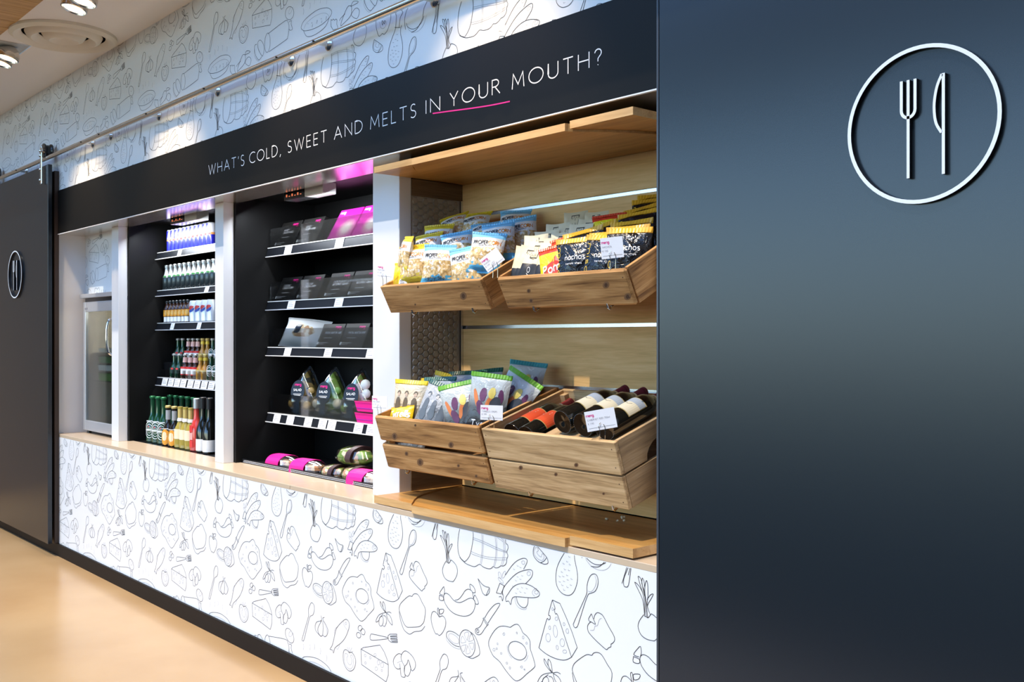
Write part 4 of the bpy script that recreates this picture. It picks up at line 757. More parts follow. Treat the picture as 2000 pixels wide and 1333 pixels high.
# nachos
def nachos():
    k = Kind('nacho_bag', 'nacho bag', 'nacho bags in the crate'); w, h = .14, .185; mb, F = pillow(w, h, .05, seed=12)
    m = uvzones('nacho_film', [(0, (.008, .008, .009)), (.9, (.80, .38, .02))], .16, crinkle=.9)
    k.parts.append(('bag', mb.mesh('bag', m, smooth=True))); k.parts.append(('top_seal', seal_strip(F, h, .91, 1).mesh('top_seal', mat('orange_seal', (.82, .42, .03), .3))))
    t = MB(); write(t, 'nachos', .10, uvfn(F), .27, .60, w=.015, fit=.5); write(t, 'tortilla chips', .03, uvfn(F), .3, .52, w=.006, fit=.4)
    write(t, 'miso', .10, uvfn(F), .055, .84, w=.012, fit=.5, rot=-90, m=1)
    k.parts.append(('lettering', t.mesh('lettering', [M['lettering'], mat('gold_print', (.72, .48, .05), .35)]))); return k
KN = nachos()
def sachet():
    k = Kind('snack_sachet', 'snack sachet', 'cream and black sachets in the crate'); w, h = .062, .115; mb, F = pillow(w, h, .020, .35, seed=4, nu=10, nv=14)
    m = uvzones('sachet_card', [(0, (.012, .012, .013)), (.46, (.74, .62, .38))], .5, crinkle=.12); k.parts.append(('pouch', mb.mesh('pouch', m, smooth=True)))
    t = MB(); fn = uvfn(F, .0009)
    t.ribbon([(.34, .60), (.66, .60), (.66, .90), (.34, .90)], .022, fn, 0, closed=True)
    for i, ln in enumerate((.2, .24, .18, .22)): t.ribbon([(.40+.055*i, .64), (.40+.055*i, .64+ln)], .014, fn, 0)
    write(t, 'OAT', .10, fn, .42, .38, w=.016, fit=.3, rot=-90, m=1)
    k.parts.append(('lettering', t.mesh('lettering', [M['ink'], M['lettering']]))); return k
KS = sachet()
def bear_snack():
    k = Kind('potato_snack_bag', 'snack bag', 'yellow snack bags in the crate'); w, h = .115, .155; mb, F = pillow(w, h, .045, seed=21)
    m = uvzones('yellow_snack_film', [(0, (.86, .66, .015)), (.84, (.70, .05, .02))], .25, crinkle=.6); k.parts.append(('bag', mb.mesh('bag', m, smooth=True)))
    k.parts.append(('top_seal', seal_strip(F, h, .94, 1).mesh('top_seal', mat('red_seal', (.74, .07, .03), .3))))
    t = MB(); fn = uvfn(F); fo = uvfn(F, .002)
    t.fill(spline([(.08, .30), (.30, .56), (.52, .66), (.60, .78), (.68, .66), (.88, .52), (.80, .30), (.42, .32)], True), fn, 0)
    write(t, 'Pom', .17, fo, .2, .38, w=.035, fit=.56, slant=.15, m=1, rot=8)
    k.parts.append(('lettering', t.mesh('lettering', [mat('red_print', (.75, .05, .02), .35), M['lettering']]))); return k
KB = bear_snack()
def crisps(kind):
    k = Kind('crisp_bag', 'crisp bag', 'crisp bags in the crate'); w, h = .15, .205; mb, F = pillow(w, h, .045, seed=30+len(kind))
    band = dict(yellow=(.82, .55, .01), green=(.012, .10, .07), veg=(.16, .42, .02), teal=(.05, .30, .33))[kind]
    t = MB(); fn = uvfn(F); fo = uvfn(F, .0018); rnd = random.Random(len(kind)*7)
    if kind in ('yellow', 'green'):
        pale = (.60, .52, .38) if kind == 'yellow' else (.40, .42, .44)
        dark = (.13, .10, .06) if kind == 'yellow' else (.12, .14, .16)
        m = uvzones('photo_crisp_film', [(0, band), (.12, tuple(.5*a for a in dark)), (.2, tuple((a+b)/2 for a, b in zip(pale, dark))), (.5, pale), (.905, pale), (.92, band)], .3, 'LINEAR', blobs=(.14, .55, dark, tuple(.6*a for a in pale), 7, .46), crinkle=.6)
        for i in range(3):                                     # three standing figures of the printed photograph
            x = .22+.27*i; b_ = .30+.05*(i % 2)
            t.fill(spline([(x-.10, b_), (x-.085, .56), (x-.05, .66), (x+.05, .66), (x+.085, .56), (x+.10, b_)], True, 3), fn, 0)
            t.fill([(x+.042*math.cos(R(a)), .72+.045*math.sin(R(a))) for a in range(0, 360, 30)], fo, 1)
            t.ribbon([(x+.052*math.cos(R(a)), .735+.05*math.sin(R(a))) for a in range(0, 181, 20)], .022, fo, 0)
        mats = [mat('photo_dark', dark, .4), mat('photo_skin', (.55, .42, .32) if kind == 'yellow' else (.50, .50, .50), .4), M['lettering']]
    else:
        m = uvzones('veg_crisp_film', [(0, (.10, .28, .02)), (.10, (.03, .03, .035)), (.42, (.10, .11, .11)), (.62, (.40, .43, .42)), (.905, (.58, .61, .58)), (.92, band)], .28, 'LINEAR', blobs=(.55, .92, (.10, .30, .12), (.75, .78, .74), 6, .63), crinkle=.5)
        for (x, y, a, b_, r_, c) in ((.22, .55, .05, .20, 30, 0), (.40, .62, .10, .12, 0, 1), (.62, .66, .09, .10, 0, 2), (.36, .40, .09, .14, 40, 1), (.72, .38, .17, .24, -20, 3), (.56, .48, .06, .16, -30, 0), (.84, .62, .07, .12, 10, 1)):
            t.fill([(x+a*math.cos(R(q))*math.cos(R(r_))-b_*math.sin(R(q))*math.sin(R(r_)), y+a*math.cos(R(q))*math.sin(R(r_))+b_*math.sin(R(q))*math.cos(R(r_))) for q in range(0, 360, 24)], uvfn(F, .001+.0003*c), c)
        mats = [mat('carrot_crisp', (.60, .18, .04), .45), mat('beet_crisp', (.12, .03, .09), .45), mat('parsnip_crisp', (.72, .58, .12), .45), mat('dark_ground', (.05, .055, .065), .4)]
    if kind == 'yellow':
        pass
    mats.append(M['lettering']); write(t, 'Tyrrells', .085, uvfn(F, .0022), .18, .10, w=.02, fit=.64, slant=.1, m=len(mats)-1)
    k.parts.append(('bag', mb.mesh('bag', m, smooth=True))); k.parts.append(('top_seal', seal_strip(F, h, .925, 1).mesh('top_seal', mat(kind+'_seal', band, .35))))
    k.parts.append(('print', t.mesh('print', mats))); return k
KC = {q: crisps(q) for q in ('yellow', 'green', 'veg', 'teal')}
def name_bag():
    k = Kind('crisp_bag', 'crisp bag', 'crisp bags in the crate'); w, h = .115, .075; mb, F = pillow(w, h, .05, seed=44)
    k.parts.append(('bag', mb.mesh('bag', uvzones('yellow_crisp_film', [(0, (.85, .58, .01)), (.97, (.85, .62, .02))], .32, crinkle=.4), smooth=True)))
    t = MB(); write(t, 'Tyrrells', .36, uvfn(F), .08, .34, w=.06, fit=.84, slant=.12); t.ribbon([(.12, .2), (.9, .2)], .03, uvfn(F))
    k.parts.append(('lettering', t.mesh('lettering', M['lettering']))); return k
KC['name'] = name_bag()
for kd, lab, x, y, z, yaw, lean, roll, sc in BAGS:
    K_ = {'p': KP, 'k': KC}[kd[0]][kd[2:]] if len(kd) > 1 else {'N': KN, 'S': KS, 'B': KB}[kd]
    K_.put(lab, (x, y, z), yaw, lean, roll, sc)

# ------------------------------------------------------------------ bottles and cans
def cyl(r, a0=0, off=.0006):
    """(arc length from angle a0, height) on a round body"""
    return lambda u, v: ((r+off)*math.cos(R(a0)+u/r), (r+off)*math.sin(R(a0)+u/r), v)
def curved(mb, pts, fn, m=0, k=6):
    """filled outline on a curved surface: cut into upright strips"""
    us = [p[0] for p in pts]; lo, hi = min(us), max(us); n = len(pts)
    for i in range(k):
        cols = []
        for u in (lo+(hi-lo)*i/k, lo+(hi-lo)*(i+1)/k):
            uu = min(max(u, lo+1e-6), hi-1e-6); zs = []
            for j in range(n):
                a, b = pts[j], pts[(j+1) % n]
                if (a[0]-uu)*(b[0]-uu) < 0: zs.append(a[1]+(b[1]-a[1])*(uu-a[0])/(b[0]-a[0]))
            if not zs: zs = [pts[0][1]]
            cols.append((uu, min(zs), max(zs)))
        (u0, a0, b0), (u1, a1, b1) = cols; mb.patch([(u0, a0), (u1, a1), (u1, b1), (u0, b0)], fn, m)
def ellipse(cx, cy, rx, ry, n=24): return [(cx+rx*math.cos(2*math.pi*i/n), cy+ry*math.sin(2*math.pi*i/n)) for i in range(n)]
def bottle_prof(r, h, neck, nr, shoulder): return [(r*.86, 0), (r, .006), (r, neck*h-shoulder), (r*.93, neck*h-shoulder*.72), (r*.62, neck*h-shoulder*.25), (nr*1.12, neck*h+.004), (nr, neck*h+.02), (nr, h*.955), (nr*1.18, h*.96), (nr*1.18, h)]
FACE = -48            # product faces are turned a little from the aisle towards the near end
class Bottle(Kind):
    def __init__(s, name, cat, group, prof, body, cap=None, caph=.02, n=20):
        super().__init__(name, cat, group); s.r = max(p[0] for p in prof); s.h = prof[-1][1]
        s.parts.append(('body', MB().lathe(prof, n).mesh('body', body, smooth=True)))
        if cap:
            nr = prof[-1][0]; s.parts.append(('cap', MB().lathe([(nr+.0012, s.h-caph), (nr+.0018, s.h-.002), (nr*.9, s.h+.002), (0, s.h+.002)], 16).mesh('cap', cap, smooth=True)))
    def band(s, name, z0, z1, m, a0=0, a1=360):
        s.parts.append((name, MB().lathe([(s.r+.0007, z0), (s.r+.0007, z1)], 20, a0=a0, a1=a1).mesh(name, m, smooth=True))); return s
    def art(s, name, draw, mats, off=.0013):
        mb = MB(); draw(mb, cyl(s.r, FACE, off)); s.parts.append((name, mb.mesh(name, mats))); return s
def row(kind, xs, y, z, label, group=None, dy=0):
    for i, x in enumerate(xs):
        o = kind.put(label % ORD[i] if '%s' in label else label, (x, y+dy*i, z), yaw=random.uniform(-7, 7))
        if group: o['group'] = group
glassG = mat('green_glass', (.008, .05, .022), .06, coat=.6); glassB = mat('brown_glass', (.05, .018, .006), .06, coat=.6); glassK = mat('dark_wine_glass', (.006, .007, .006), .06, coat=.7)
gold = mat('gold_foil', (.62, .47, .16), .3, .4); labw = mat('label_white', (.78, .78, .76), .5); labc = mat('label_cream', (.78, .68, .47), .55)
red = mat('label_red', (.62, .03, .03), .4); blue = mat('label_blue', (.02, .06, .36), .4); orange = mat('label_orange', (.78, .32, .02), .4); silver = mat('silver_foil', (.7, .71, .72), .28, .8)
canprof = lambda r, h: [(r*.78, 0), (r, .007), (r, h-.012), (r*.86, h-.002), (r*.86, h), (r*.78, h-.003), (0, h-.004)]
energy = Bottle('energy_drink_can', 'drink can', 'energy drink cans on the top shelf', canprof(.0262, .134), zzones('energy_can', [(0, (.5, .5, .6)), (.03, (.02, .02, .40)), (.48, (.74, .30, .10)), (.58, (.78, .78, .84)), (.95, (.6, .6, .62))], .25, .3, .134))
energy.art('blue_panel', lambda mb, f: [curved(mb, [(-.038, .072), (-.018, .072), (-.004, .126), (-.024, .126)], f, 0), curved(mb, ellipse(.004, .069, .009, .006), f, 1)], [mat('can_blue', (.02, .02, .38), .25, .3), red])
alu = Bottle('aluminium_bottle', 'bottle', 'silver topped bottles on the second shelf', bottle_prof(.0275, .155, .72, .0125, .04), zzones('alu_bottle', [(0, (.015, .02, .02)), (.5, (.03, .045, .05)), (.58, (.62, .64, .64)), (1, (.7, .7, .7))], .25, .35, .155, 'LINEAR'), silver, .016)
alu.art('mark', lambda mb, f: curved(mb, ellipse(0, .086, .012, .005), f, 0), [mat('green_mark', (.05, .22, .05), .4)])
soda = Bottle('orange_soda_bottle', 'bottle', 'orange label bottles on the third shelf', bottle_prof(.0245, .135, .80, .0105, .028), glassB, mat('dark_cap', (.02, .025, .03), .35, .4), .012).band('label', .042, .080, orange).band('lower_label', .008, .038, labw, FACE-40, FACE+28)
soda.art('emblem', lambda mb, f: curved(mb, ellipse(0, .063, .013, .013), f, 0), [mat('pale_orange', (.85, .5, .12), .4)])
cola = Bottle('cola_can', 'drink can', 'white cola cans on the third shelf', canprof(.033, .128), mat('white_can', (.74, .77, .82), .28, .25), None)
cola.art('swoosh', lambda mb, f: [curved(mb, spline([(-.034, .088), (-.012, .098), (.006, .092), (-.008, .080), (-.030, .072)], True), f, 0), curved(mb, spline([(-.034, .070), (-.012, .076), (.008, .086), (.002, .068), (-.024, .058)], True), f, 1)], [red, blue])
bp = bottle_prof(.027, .146, .58, .0105, .035)
b1 = Bottle('dark_beer_bottle', 'beer bottle', 'bottles on the beer shelf', bp, glassG, silver, .010).band('label', .03, .062, mat('green_label', (.02, .05, .035), .4)); b1.art('emblem', lambda mb, f: curved(mb, ellipse(0, .058, .009, .006), f, 0), [red])
b2 = Bottle('red_label_beer_bottle', 'beer bottle', 'bottles on the beer shelf', bp, glassB, silver, .010).band('label', .030, .060, labw).band('red_band', .060, .072, red).band('red_foot', .024, .030, red); b2.parts.append(('neck_label', MB().lathe([(.0155, .098), (.0128, .128)], 16).mesh('neck_label', mat('pink_label', (.72, .45, .42), .4), smooth=True)))
b3 = Bottle('golden_beer_bottle', 'beer bottle', 'bottles on the beer shelf', bp, mat('amber_beer', (.42, .20, .02), .08, coat=.6), gold, .012).band('label', .048, .058, mat('gold_print2', (.6, .48, .2), .35)); b3.parts.append(('neck_label', MB().lathe([(.0130, .112), (.0118, .130)], 16).mesh('neck_label', mat('yellow_label', (.75, .55, .05), .4), smooth=True)))
def rings(mb, f):
    c = (0, .056)
    for rx, ry, w_ in ((.019, .030, .0032), (.013, .020, .0024)): mb.ribbon(ellipse(c[0], c[1], rx, ry), w_, f, 0, closed=True)
    curved(mb, [(-.019, .052), (.019, .052), (.019, .060), (-.019, .060)], f, 0)
b4 = Bottle('green_lager_bottle', 'beer bottle', 'bottles on the beer shelf', bp, glassG, silver, .010); b4.art('label', rings, [labw])
big = Bottle('large_lager_bottle', 'beer bottle', 'large green lager bottles on the chiller floor', bottle_prof(.037, .275, .58, .0135, .075), glassG, mat('green_cap', (.02, .16, .06), .3, .4), .012, 24)
def bigrings(mb, f):
    for rx, ry, w_ in ((.030, .048, .005), (.021, .034, .004), (.012, .02, .002)): mb.ribbon(ellipse(0, .075, rx, ry, 32), w_, f, 0, closed=True)
    curved(mb, [(-.030, .070), (.030, .070), (.030, .080), (-.030, .080)], f, 0); curved(mb, ellipse(-.004, .095, .005, .005), f, 1); mb.ribbon([(-.02, .128), (.02, .128)], .006, f, 0)
big.art('label', bigrings, [mat('silver_label', (.62, .66, .66), .35), red])
big0 = Bottle('large_lager_bottle', 'beer bottle', 'large green lager bottles on the chiller floor', bottle_prof(.037, .275, .58, .0135, .075), glassG, mat('green_cap2', (.02, .16, .06), .3, .4), .012)
blk = Bottle('black_label_beer_bottle', 'beer bottle', 'orange label bottles on the chiller floor', bottle_prof(.036, .23, .56, .0135, .06), mat('black_glass', (.012, .008, .006), .06, coat=.6), gold, .012)
blk.art('label', lambda mb, f: [curved(mb, ellipse(0, .05, .028, .046), f, 0), curved(mb, ellipse(-.004, .055, .017, .026), f, 1), mb.ribbon([(-.02, .098), (.02, .098)], .004, f, 2)], [orange, labc, labw]); blk.parts.append(('neck_label', MB().lathe([(.0145, .15), (.0142, .205)], 16).mesh('neck_label', mat('grey_label', (.3, .32, .34), .4), smooth=True)))
wht = Bottle('white_wine_bottle', 'wine bottle', 'white wine bottles on the chiller floor', bottle_prof(.034, .232, .62, .0135, .05), mat('straw_wine', (.34, .27, .05), .07, coat=.6), None).band('label', .052, .108, labc, FACE-75, FACE+75); wht.parts.append(('foil', MB().lathe([(.0150, .172), (.0150, .234), (0, .234)], 16).mesh('foil', gold, smooth=True))); wht.parts.append(('neck_band', MB().lathe([(.0185, .152), (.0155, .170)], 16).mesh('neck_band', labw, smooth=True)))
ros = Bottle('rose_wine_bottle', 'wine bottle', None, bottle_prof(.036, .29, .6, .0145, .06), mat('rose_wine', (.55, .05, .04), .07, coat=.6), silver, .055)
ros.art('label', lambda mb, f: [curved(mb, [(-.036, z), (-.008, z), (-.008, z+.038), (-.036, z+.038)], f, i) for i, z in enumerate((.022, .064, .106))], [red, mat('pink_square', (.8, .35, .32), .4), red])
rdw = Bottle('red_wine_bottle', 'wine bottle', 'red wine bottles on the chiller floor', bottle_prof(.037, .30, .6, .0145, .07), glassK, mat('black_foil', (.012, .012, .013), .3), .06).band('label', .012, .075, labw, FACE-80, FACE+80)

# ------------------------------------------------------------------ open chillers
def chiller(x0, x1, label, shelves, nm):
    r = empty('open_chiller', ((x0+x1)/2, .4, .79)); tag(r, label, 'chiller'); c = (x0+x1)/2; hw = (x1-x0)/2
    k = MB(); k.box(-hw, -hw+.02, -.228, .24, -.02, 1.34); k.build('side_panel', M['black'], r); k = MB(); k.box(hw-.02, hw, -.228, .24, -.02, 1.34); k.build('side_panel', M['black'], r)
    box('back_panel', -hw+.02, hw-.02, .22, .24, -.02, 1.34, M['black'], r); box('top_panel', -hw+.02, hw-.02, -.21, .22, 1.325, 1.34, M['black'], r)
    box('floor_deck', -hw+.02, hw-.02, -.195, .22, -.02, -.002, M['blackgloss'], r)
    MB().box(c*0-.004, .004, .214, .22, 0, 1.3).build('rear_rail', M['alu'], r)
    for z, zb, tags, guard in shelves:
        s = box('shelf', -hw+.025, hw-.025, -.052, .20, -.016, 0, M['blackgloss'], r, loc=(0, 0, z-.79))
        a, b = -.055, zb-z
        st = MB(); x_ = hw-.025
        st.v = [(-x_, a, 0), (x_, a, 0), (x_, a-.012, b), (-x_, a-.012, b), (-x_, a+.006, 0), (x_, a+.006, 0), (x_, a-.004, b), (-x_, a-.004, b)]
        for q in ((0, 3, 2, 1), (4, 5, 6, 7), (0, 1, 5, 4), (3, 7, 6, 2), (0, 4, 7, 3), (1, 2, 6, 5)): st.face(q)
        st.build('price_strip', M['strip'], s)
        MB().box(-x_, x_, a-.003, a+.006, -.002, .002).build('edge_rail', M['edge'], s); MB().box(-x_, x_, a-.016, a-.006, b-.002, b+.002).build('edge_rail', M['edge'], s)
        for tx, tw in tags:
            fn = lambda u, v: (u, a-.0012-.012*(v/b)-.0006, v)
            t = MB(); t.patch([(tx-c-tw/2, b+.003), (tx-c+tw/2, b+.003), (tx-c+tw/2, -.003), (tx-c-tw/2, -.003)], fn)
            f2 = lambda u, v: (u, a-.0012-.012*(v/b)-.0010, v)
            for q in (.28, .5, .68): t.ribbon([(tx-c-tw*.38, b*q), (tx-c+tw*(.1 if q < .4 else .3), b*q)], .0022, f2, 1)
            t.build('price_tag', [M['card'], M['greytext']], s)
        if guard: box('front_guard', -hw+.035, hw-.03, a+.008, a+.0105, .002, guard, M['acrylic'], s); box('guard_clip', -hw+.030, -hw+.036, a+.004, a+.030, .002, guard*.8, M['acrylic'], s)
    return r
t1 = lambda xs, w_=.052: [(x, w_) for x in xs]
c1 = chiller(-6.081, -4.760, 'black open drinks chiller with cans and bottles on lit shelves', [
    (1.938, 1.897, t1([-5.71]), 0), (1.705, 1.670, t1([-5.341]), 0), (1.505, 1.463, t1([-5.814, -5.442]), 0), (1.172, 1.124, t1([-5.928, -5.836, -5.747, -5.659, -5.56, -5.469, -5.375, -5.282, -5.19], .078), .05)], 'drinks')
c2 = chiller(-4.663, -3.337, 'black open meals chiller with boxed meals and salads', [
    (1.871, 1.825, t1([-4.417, -3.944], .07), .098), (1.598, 1.555, t1([-4.386, -3.948], .07), .098), (1.366, 1.324, t1([-4.422, -4.042, -3.687], .066), .095), (1.032, .988, t1([-4.531, -4.396, -4.224, -4.092, -4.01, -3.785, -3.683], .07), .10)], 'meals')
box('riser', -.635, .635, -.015, .12, .382, .475, M['blackgloss'], c1)
def chill_light(r, x, e, xs):
    f = empty('light_unit', (xs-r.location.x, -.165, 1.30), parent=r)
    box('control_box', -.19, -.005, -.02, .05, -.03, .02, M['blackgloss'], f); box('ballast_box', 0, .16, -.02, .05, -.03, .022, M['grey'], f, bevel=.002)
    d = MB()
    for i in range(6): d.patch([(-.17+.026*i, -.016), (-.157+.026*i, -.016), (-.157+.026*i, -.004-.008*(i % 2)), (-.17+.026*i, -.004-.008*(i % 2))], lambda u, v: (u, -.0206, v))
    d.build('display', mat('red_display', (.4, .1, .05), .4, emit=(1, .25, .1), es=.6), f)
    ld = bpy.data.lights.new('tube', 'AREA'); ld.shape = 'RECTANGLE'; ld.size = 1.15; ld.size_y = .03; ld.energy = e; ld.color = (.86, .92, 1)
    o = bpy.data.objects.new('tube', ld); C.objects.link(o); o.parent = r; o.location = (0, -.185, 1.262); o.rotation_euler = (R(30), 0, 0)
chill_light(c1, 0, 8.5, -5.36); chill_light(c2, 0, 9, -4.045)
def shelf_fill(r, z, e):  # unseen fill under each shelf, added to brighten the goods
    ld = bpy.data.lights.new('shelf_fill', 'AREA'); ld.shape = 'RECTANGLE'; ld.size = 1.15; ld.size_y = .012; ld.energy = e; ld.color = (.9, .95, 1)
    o = bpy.data.objects.new('shelf_fill', ld); C.objects.link(o); o.parent = r; o.location = (0, -.045, z-.79-.020); o.rotation_euler = (R(-8), 0, 0)
for z in (1.938, 1.705, 1.505, 1.172): shelf_fill(c1, z, .9)
for z in (1.871, 1.598, 1.366, 1.032): shelf_fill(c2, z, 1.2)
dots = MB()
for i in range(150):
    for j in range(2): x = -.62+i*.0083+.004*j; dots.patch([(x, .0035+.007*j), (x+.0038, .0035+.007*j), (x+.0038, .0073+.007*j), (x, .0073+.007*j)], lambda u, v: (u, -.1995, v))
gr = box('front_grille', -.635, .635, -.199, -.19, 0, .018, M['strip'], c2); dg = dots.build('perforation', M['card'], gr); dg['kind'] = 'stuff'

row(energy, [-5.945+.0555*i for i in range(11)], .385, 1.938, 'blue and silver energy drink can, %s from the dark side wall, top shelf')
row(alu, [-6.005+.066*i for i in range(11)], .385, 1.705, 'silver topped dark bottle, %s from the dark side wall, second shelf')
row(soda, [-6.0+.0515*i for i in range(7)], .385, 1.505, 'orange label brown bottle, %s from the dark side wall, third shelf')
row(cola, [-5.612, -5.535, -5.458, -5.381], .39, 1.505, 'white cola can with red and blue swoosh, %s after the orange label bottles')
row(b1, [-5.880, -5.810], .378, 1.172, 'dark green beer bottle, %s of two in the front row of beers')
row(b2, [-5.722, -5.650, -5.580], .378, 1.172, 'white and red label beer bottle, %s of three in the front row of beers')
row(b3, [-5.512, -5.447], .378, 1.172, 'golden beer bottle, %s of two in the front row of beers')
row(b4, [-5.372, -5.305], .378, 1.172, 'green lager bottle with oval label, %s of two in the front row of beers')
row(b1, [-5.995, -5.925], .45, 1.265, 'dark green beer bottle, %s of two on the raised back row')
row(b2, [-5.838, -5.772, -5.706], .45, 1.265, 'white and red label beer bottle, %s of three on the raised back row')
row(b3, [-5.640, -5.575], .45, 1.265, 'golden beer bottle, %s of two on the raised back row')
row(b4, [-5.505, -5.440], .45, 1.265, 'green lager bottle with oval label, %s of two on the raised back row')
row(big, [-5.945, -5.862, -5.780], .27, .7885, 'large green lager bottle with ringed label, %s from the dark side wall, chiller floor')
row(blk, [-5.694, -5.606], .262, .7885, 'black bottle with round orange label, %s of two on the chiller floor')
row(wht, [-5.522, -5.451, -5.380], .262, .7885, 'white wine bottle with cream label and gold foil, %s of three on the chiller floor')
row(ros, [-5.298], .258, .7885, 'rose wine bottle with red squares on its label, on the chiller floor')
row(rdw, [-5.208, -5.124], .255, .7885, 'dark red wine bottle with white label, %s of two by the white upright')
row(big0, [-5.985, -5.900, -5.815, -5.730, -5.645, -5.560, -5.475], .395, .7885, 'plain green lager bottle, %s from the dark side wall back row of the chiller floor')

# ------------------------------------------------------------------ meals chiller: boxes, packs, salads
def mealbox(front, lines, pink=False, h=.145):
    k = Kind('meal_box', 'meal box', None); w_ = .198
    k.parts.append(('carton', MB().box(-w_/2, w_/2, 0, .034, 0, h).mesh('carton', front, bevel=.0015)))
    t = MB(); fn = flat(-.0006)
    write(t, 'meng', .018, fn, -.088 if pink else .022, h-.026, w=.0028, track=.12, m=1); t.ribbon([((-.05 if pink else .06), h-.031), ((-.045 if pink else .066), h-.022)], .002, fn, 1)
    for i, ln in enumerate(lines): write(t, ln, .0098, fn, -.055, h-.052-.014*i, w=.0014, track=.25, slant=.15, m=0)
    if not pink:
        t.ribbon([(-.055, h-.060-.014*len(lines)), (.02, h-.060-.014*len(lines))], .0022, fn, 2); t.ribbon([(-.09, .016), (-.09, .030)], .012, fn, 0); t.ribbon([(-.078, .026), (.0, .026)], .0022, fn, 2); t.ribbon([(-.078, .019), (-.03, .019)], .0022, fn, 2)
    k.parts.append(('lettering', t.mesh('lettering', [M['lettering'], M['lettering'] if pink else M['magenta'], mat('soft_white', (.5, .5, .5), .6)]))); return k
bl = mat('black_carton', (.010, .009, .008), .4, spec=.3)
mA = mealbox(bl, ['SMOKEY', 'CHICKEN WINGS']); mB = mealbox(bl, ['COCONUT', 'CHICKEN CURRY'], h=.135); mC = mealbox(bl, ['SAFFRON BASMATI & ROASTED', 'BUTTERNUT SQUASH'], h=.135); mD = mealbox(bl, ['PASTA, MEAT & WINE'], h=.125)
def pinkmat():
    m, t, p = newmat('magenta_carton'); tc = t.nodes.new('ShaderNodeTexCoord'); mp = t.nodes.new('ShaderNodeMapping'); mp.inputs['Scale'].default_value = (13, 30, 17); mp.inputs['Location'].default_value = (-.35, 0, -1.0)
    t.links.new(tc.outputs['Object'], mp.inputs['Vector']); g = t.nodes.new('ShaderNodeTexGradient'); g.gradient_type = 'SPHERICAL'; t.links.new(mp.outputs[0], g.inputs['Vector'])
    n = t.nodes.new('ShaderNodeTexNoise'); n.inputs['Scale'].default_value = 9; t.links.new(tc.outputs['Object'], n.inputs['Vector'])
    r = ramp(t, [(0, (.62, .02, .36)), (.25, (.75, .25, .45)), (.6, (.85, .72, .66))]); t.links.new(mth(t, 'MULTIPLY', g.outputs[1], mth(t, 'ADD', n.outputs[0], .4)), r.inputs[0]); t.links.new(r.outputs[0], p.inputs['Base Color']); p.inputs['Roughness'].default_value = .3; return m
mP = mealbox(pinkmat(), [], True, h=.175)
def boxes(k, xs, y, z, labs, lean=-24):
    for x, l in zip(xs, labs): k.put(l, (x, y, z), 0, lean)
boxes(mA, (-4.530, -4.312), .368, 1.872, ['black boxed meal of chicken wings, next to the dark side wall on the top shelf', 'black boxed meal of chicken wings, next to the pink boxes on the top shelf'])
boxes(mP, (-4.015, -3.805), .368, 1.872, ['bright pink boxed meal next to the black boxes on the top shelf', 'bright pink boxed meal next to the white upright on the top shelf'], -30)
boxes(mB, (-4.525, -4.305), .368, 1.599, ['black boxed coconut chicken curry next to the dark side wall', 'black boxed coconut chicken curry beside the squash meals'])
boxes(mC, (-4.045, -3.838), .368, 1.599, ['black boxed squash meal beside the coconut curries', 'black boxed squash meal next to the white upright'])
boxes(mD, (-4.120, -3.915), .372, 1.367, ['dark boxed pasta meal beside the paper wrapped sandwich', 'dark boxed pasta meal next to the white upright on the third shelf'])
# wrapped sandwich
mb, F = pillow(.235, .14, .085, .45, seed=61); sd_ = empty('sandwich_pack', (-4.43, .44, 1.435), (R(-30), R(6), R(24))); sd_.scale = (1.15, 1.1, 1.15); tag(sd_, 'white paper wrapped sandwich pack on the third shelf', 'sandwich', )
mb.build('paper_wrap', mat('paper_wrap', (.86, .87, .88), .45, bump=.6, bscale=45), sd_, smooth=True)
t = MB(); fn = uvfn(F, .0015); fo = uvfn(F, .0028)
t.fill(spline([(.30, .30), (.36, .62), (.55, .66), (.78, .60), (.80, .34), (.55, .26)], True), fn, 0); t.build('window', mottled('filling', [(.62, .42, .2), (.5, .3, .12), (.7, .62, .48), (.4, .2, .08), (.72, .66, .5)], 55), sd_)
MB().fill([(.33, .36), (.48, .36), (.52, .64), (.37, .64)], fo).build('label', M['blackgloss'], sd_)
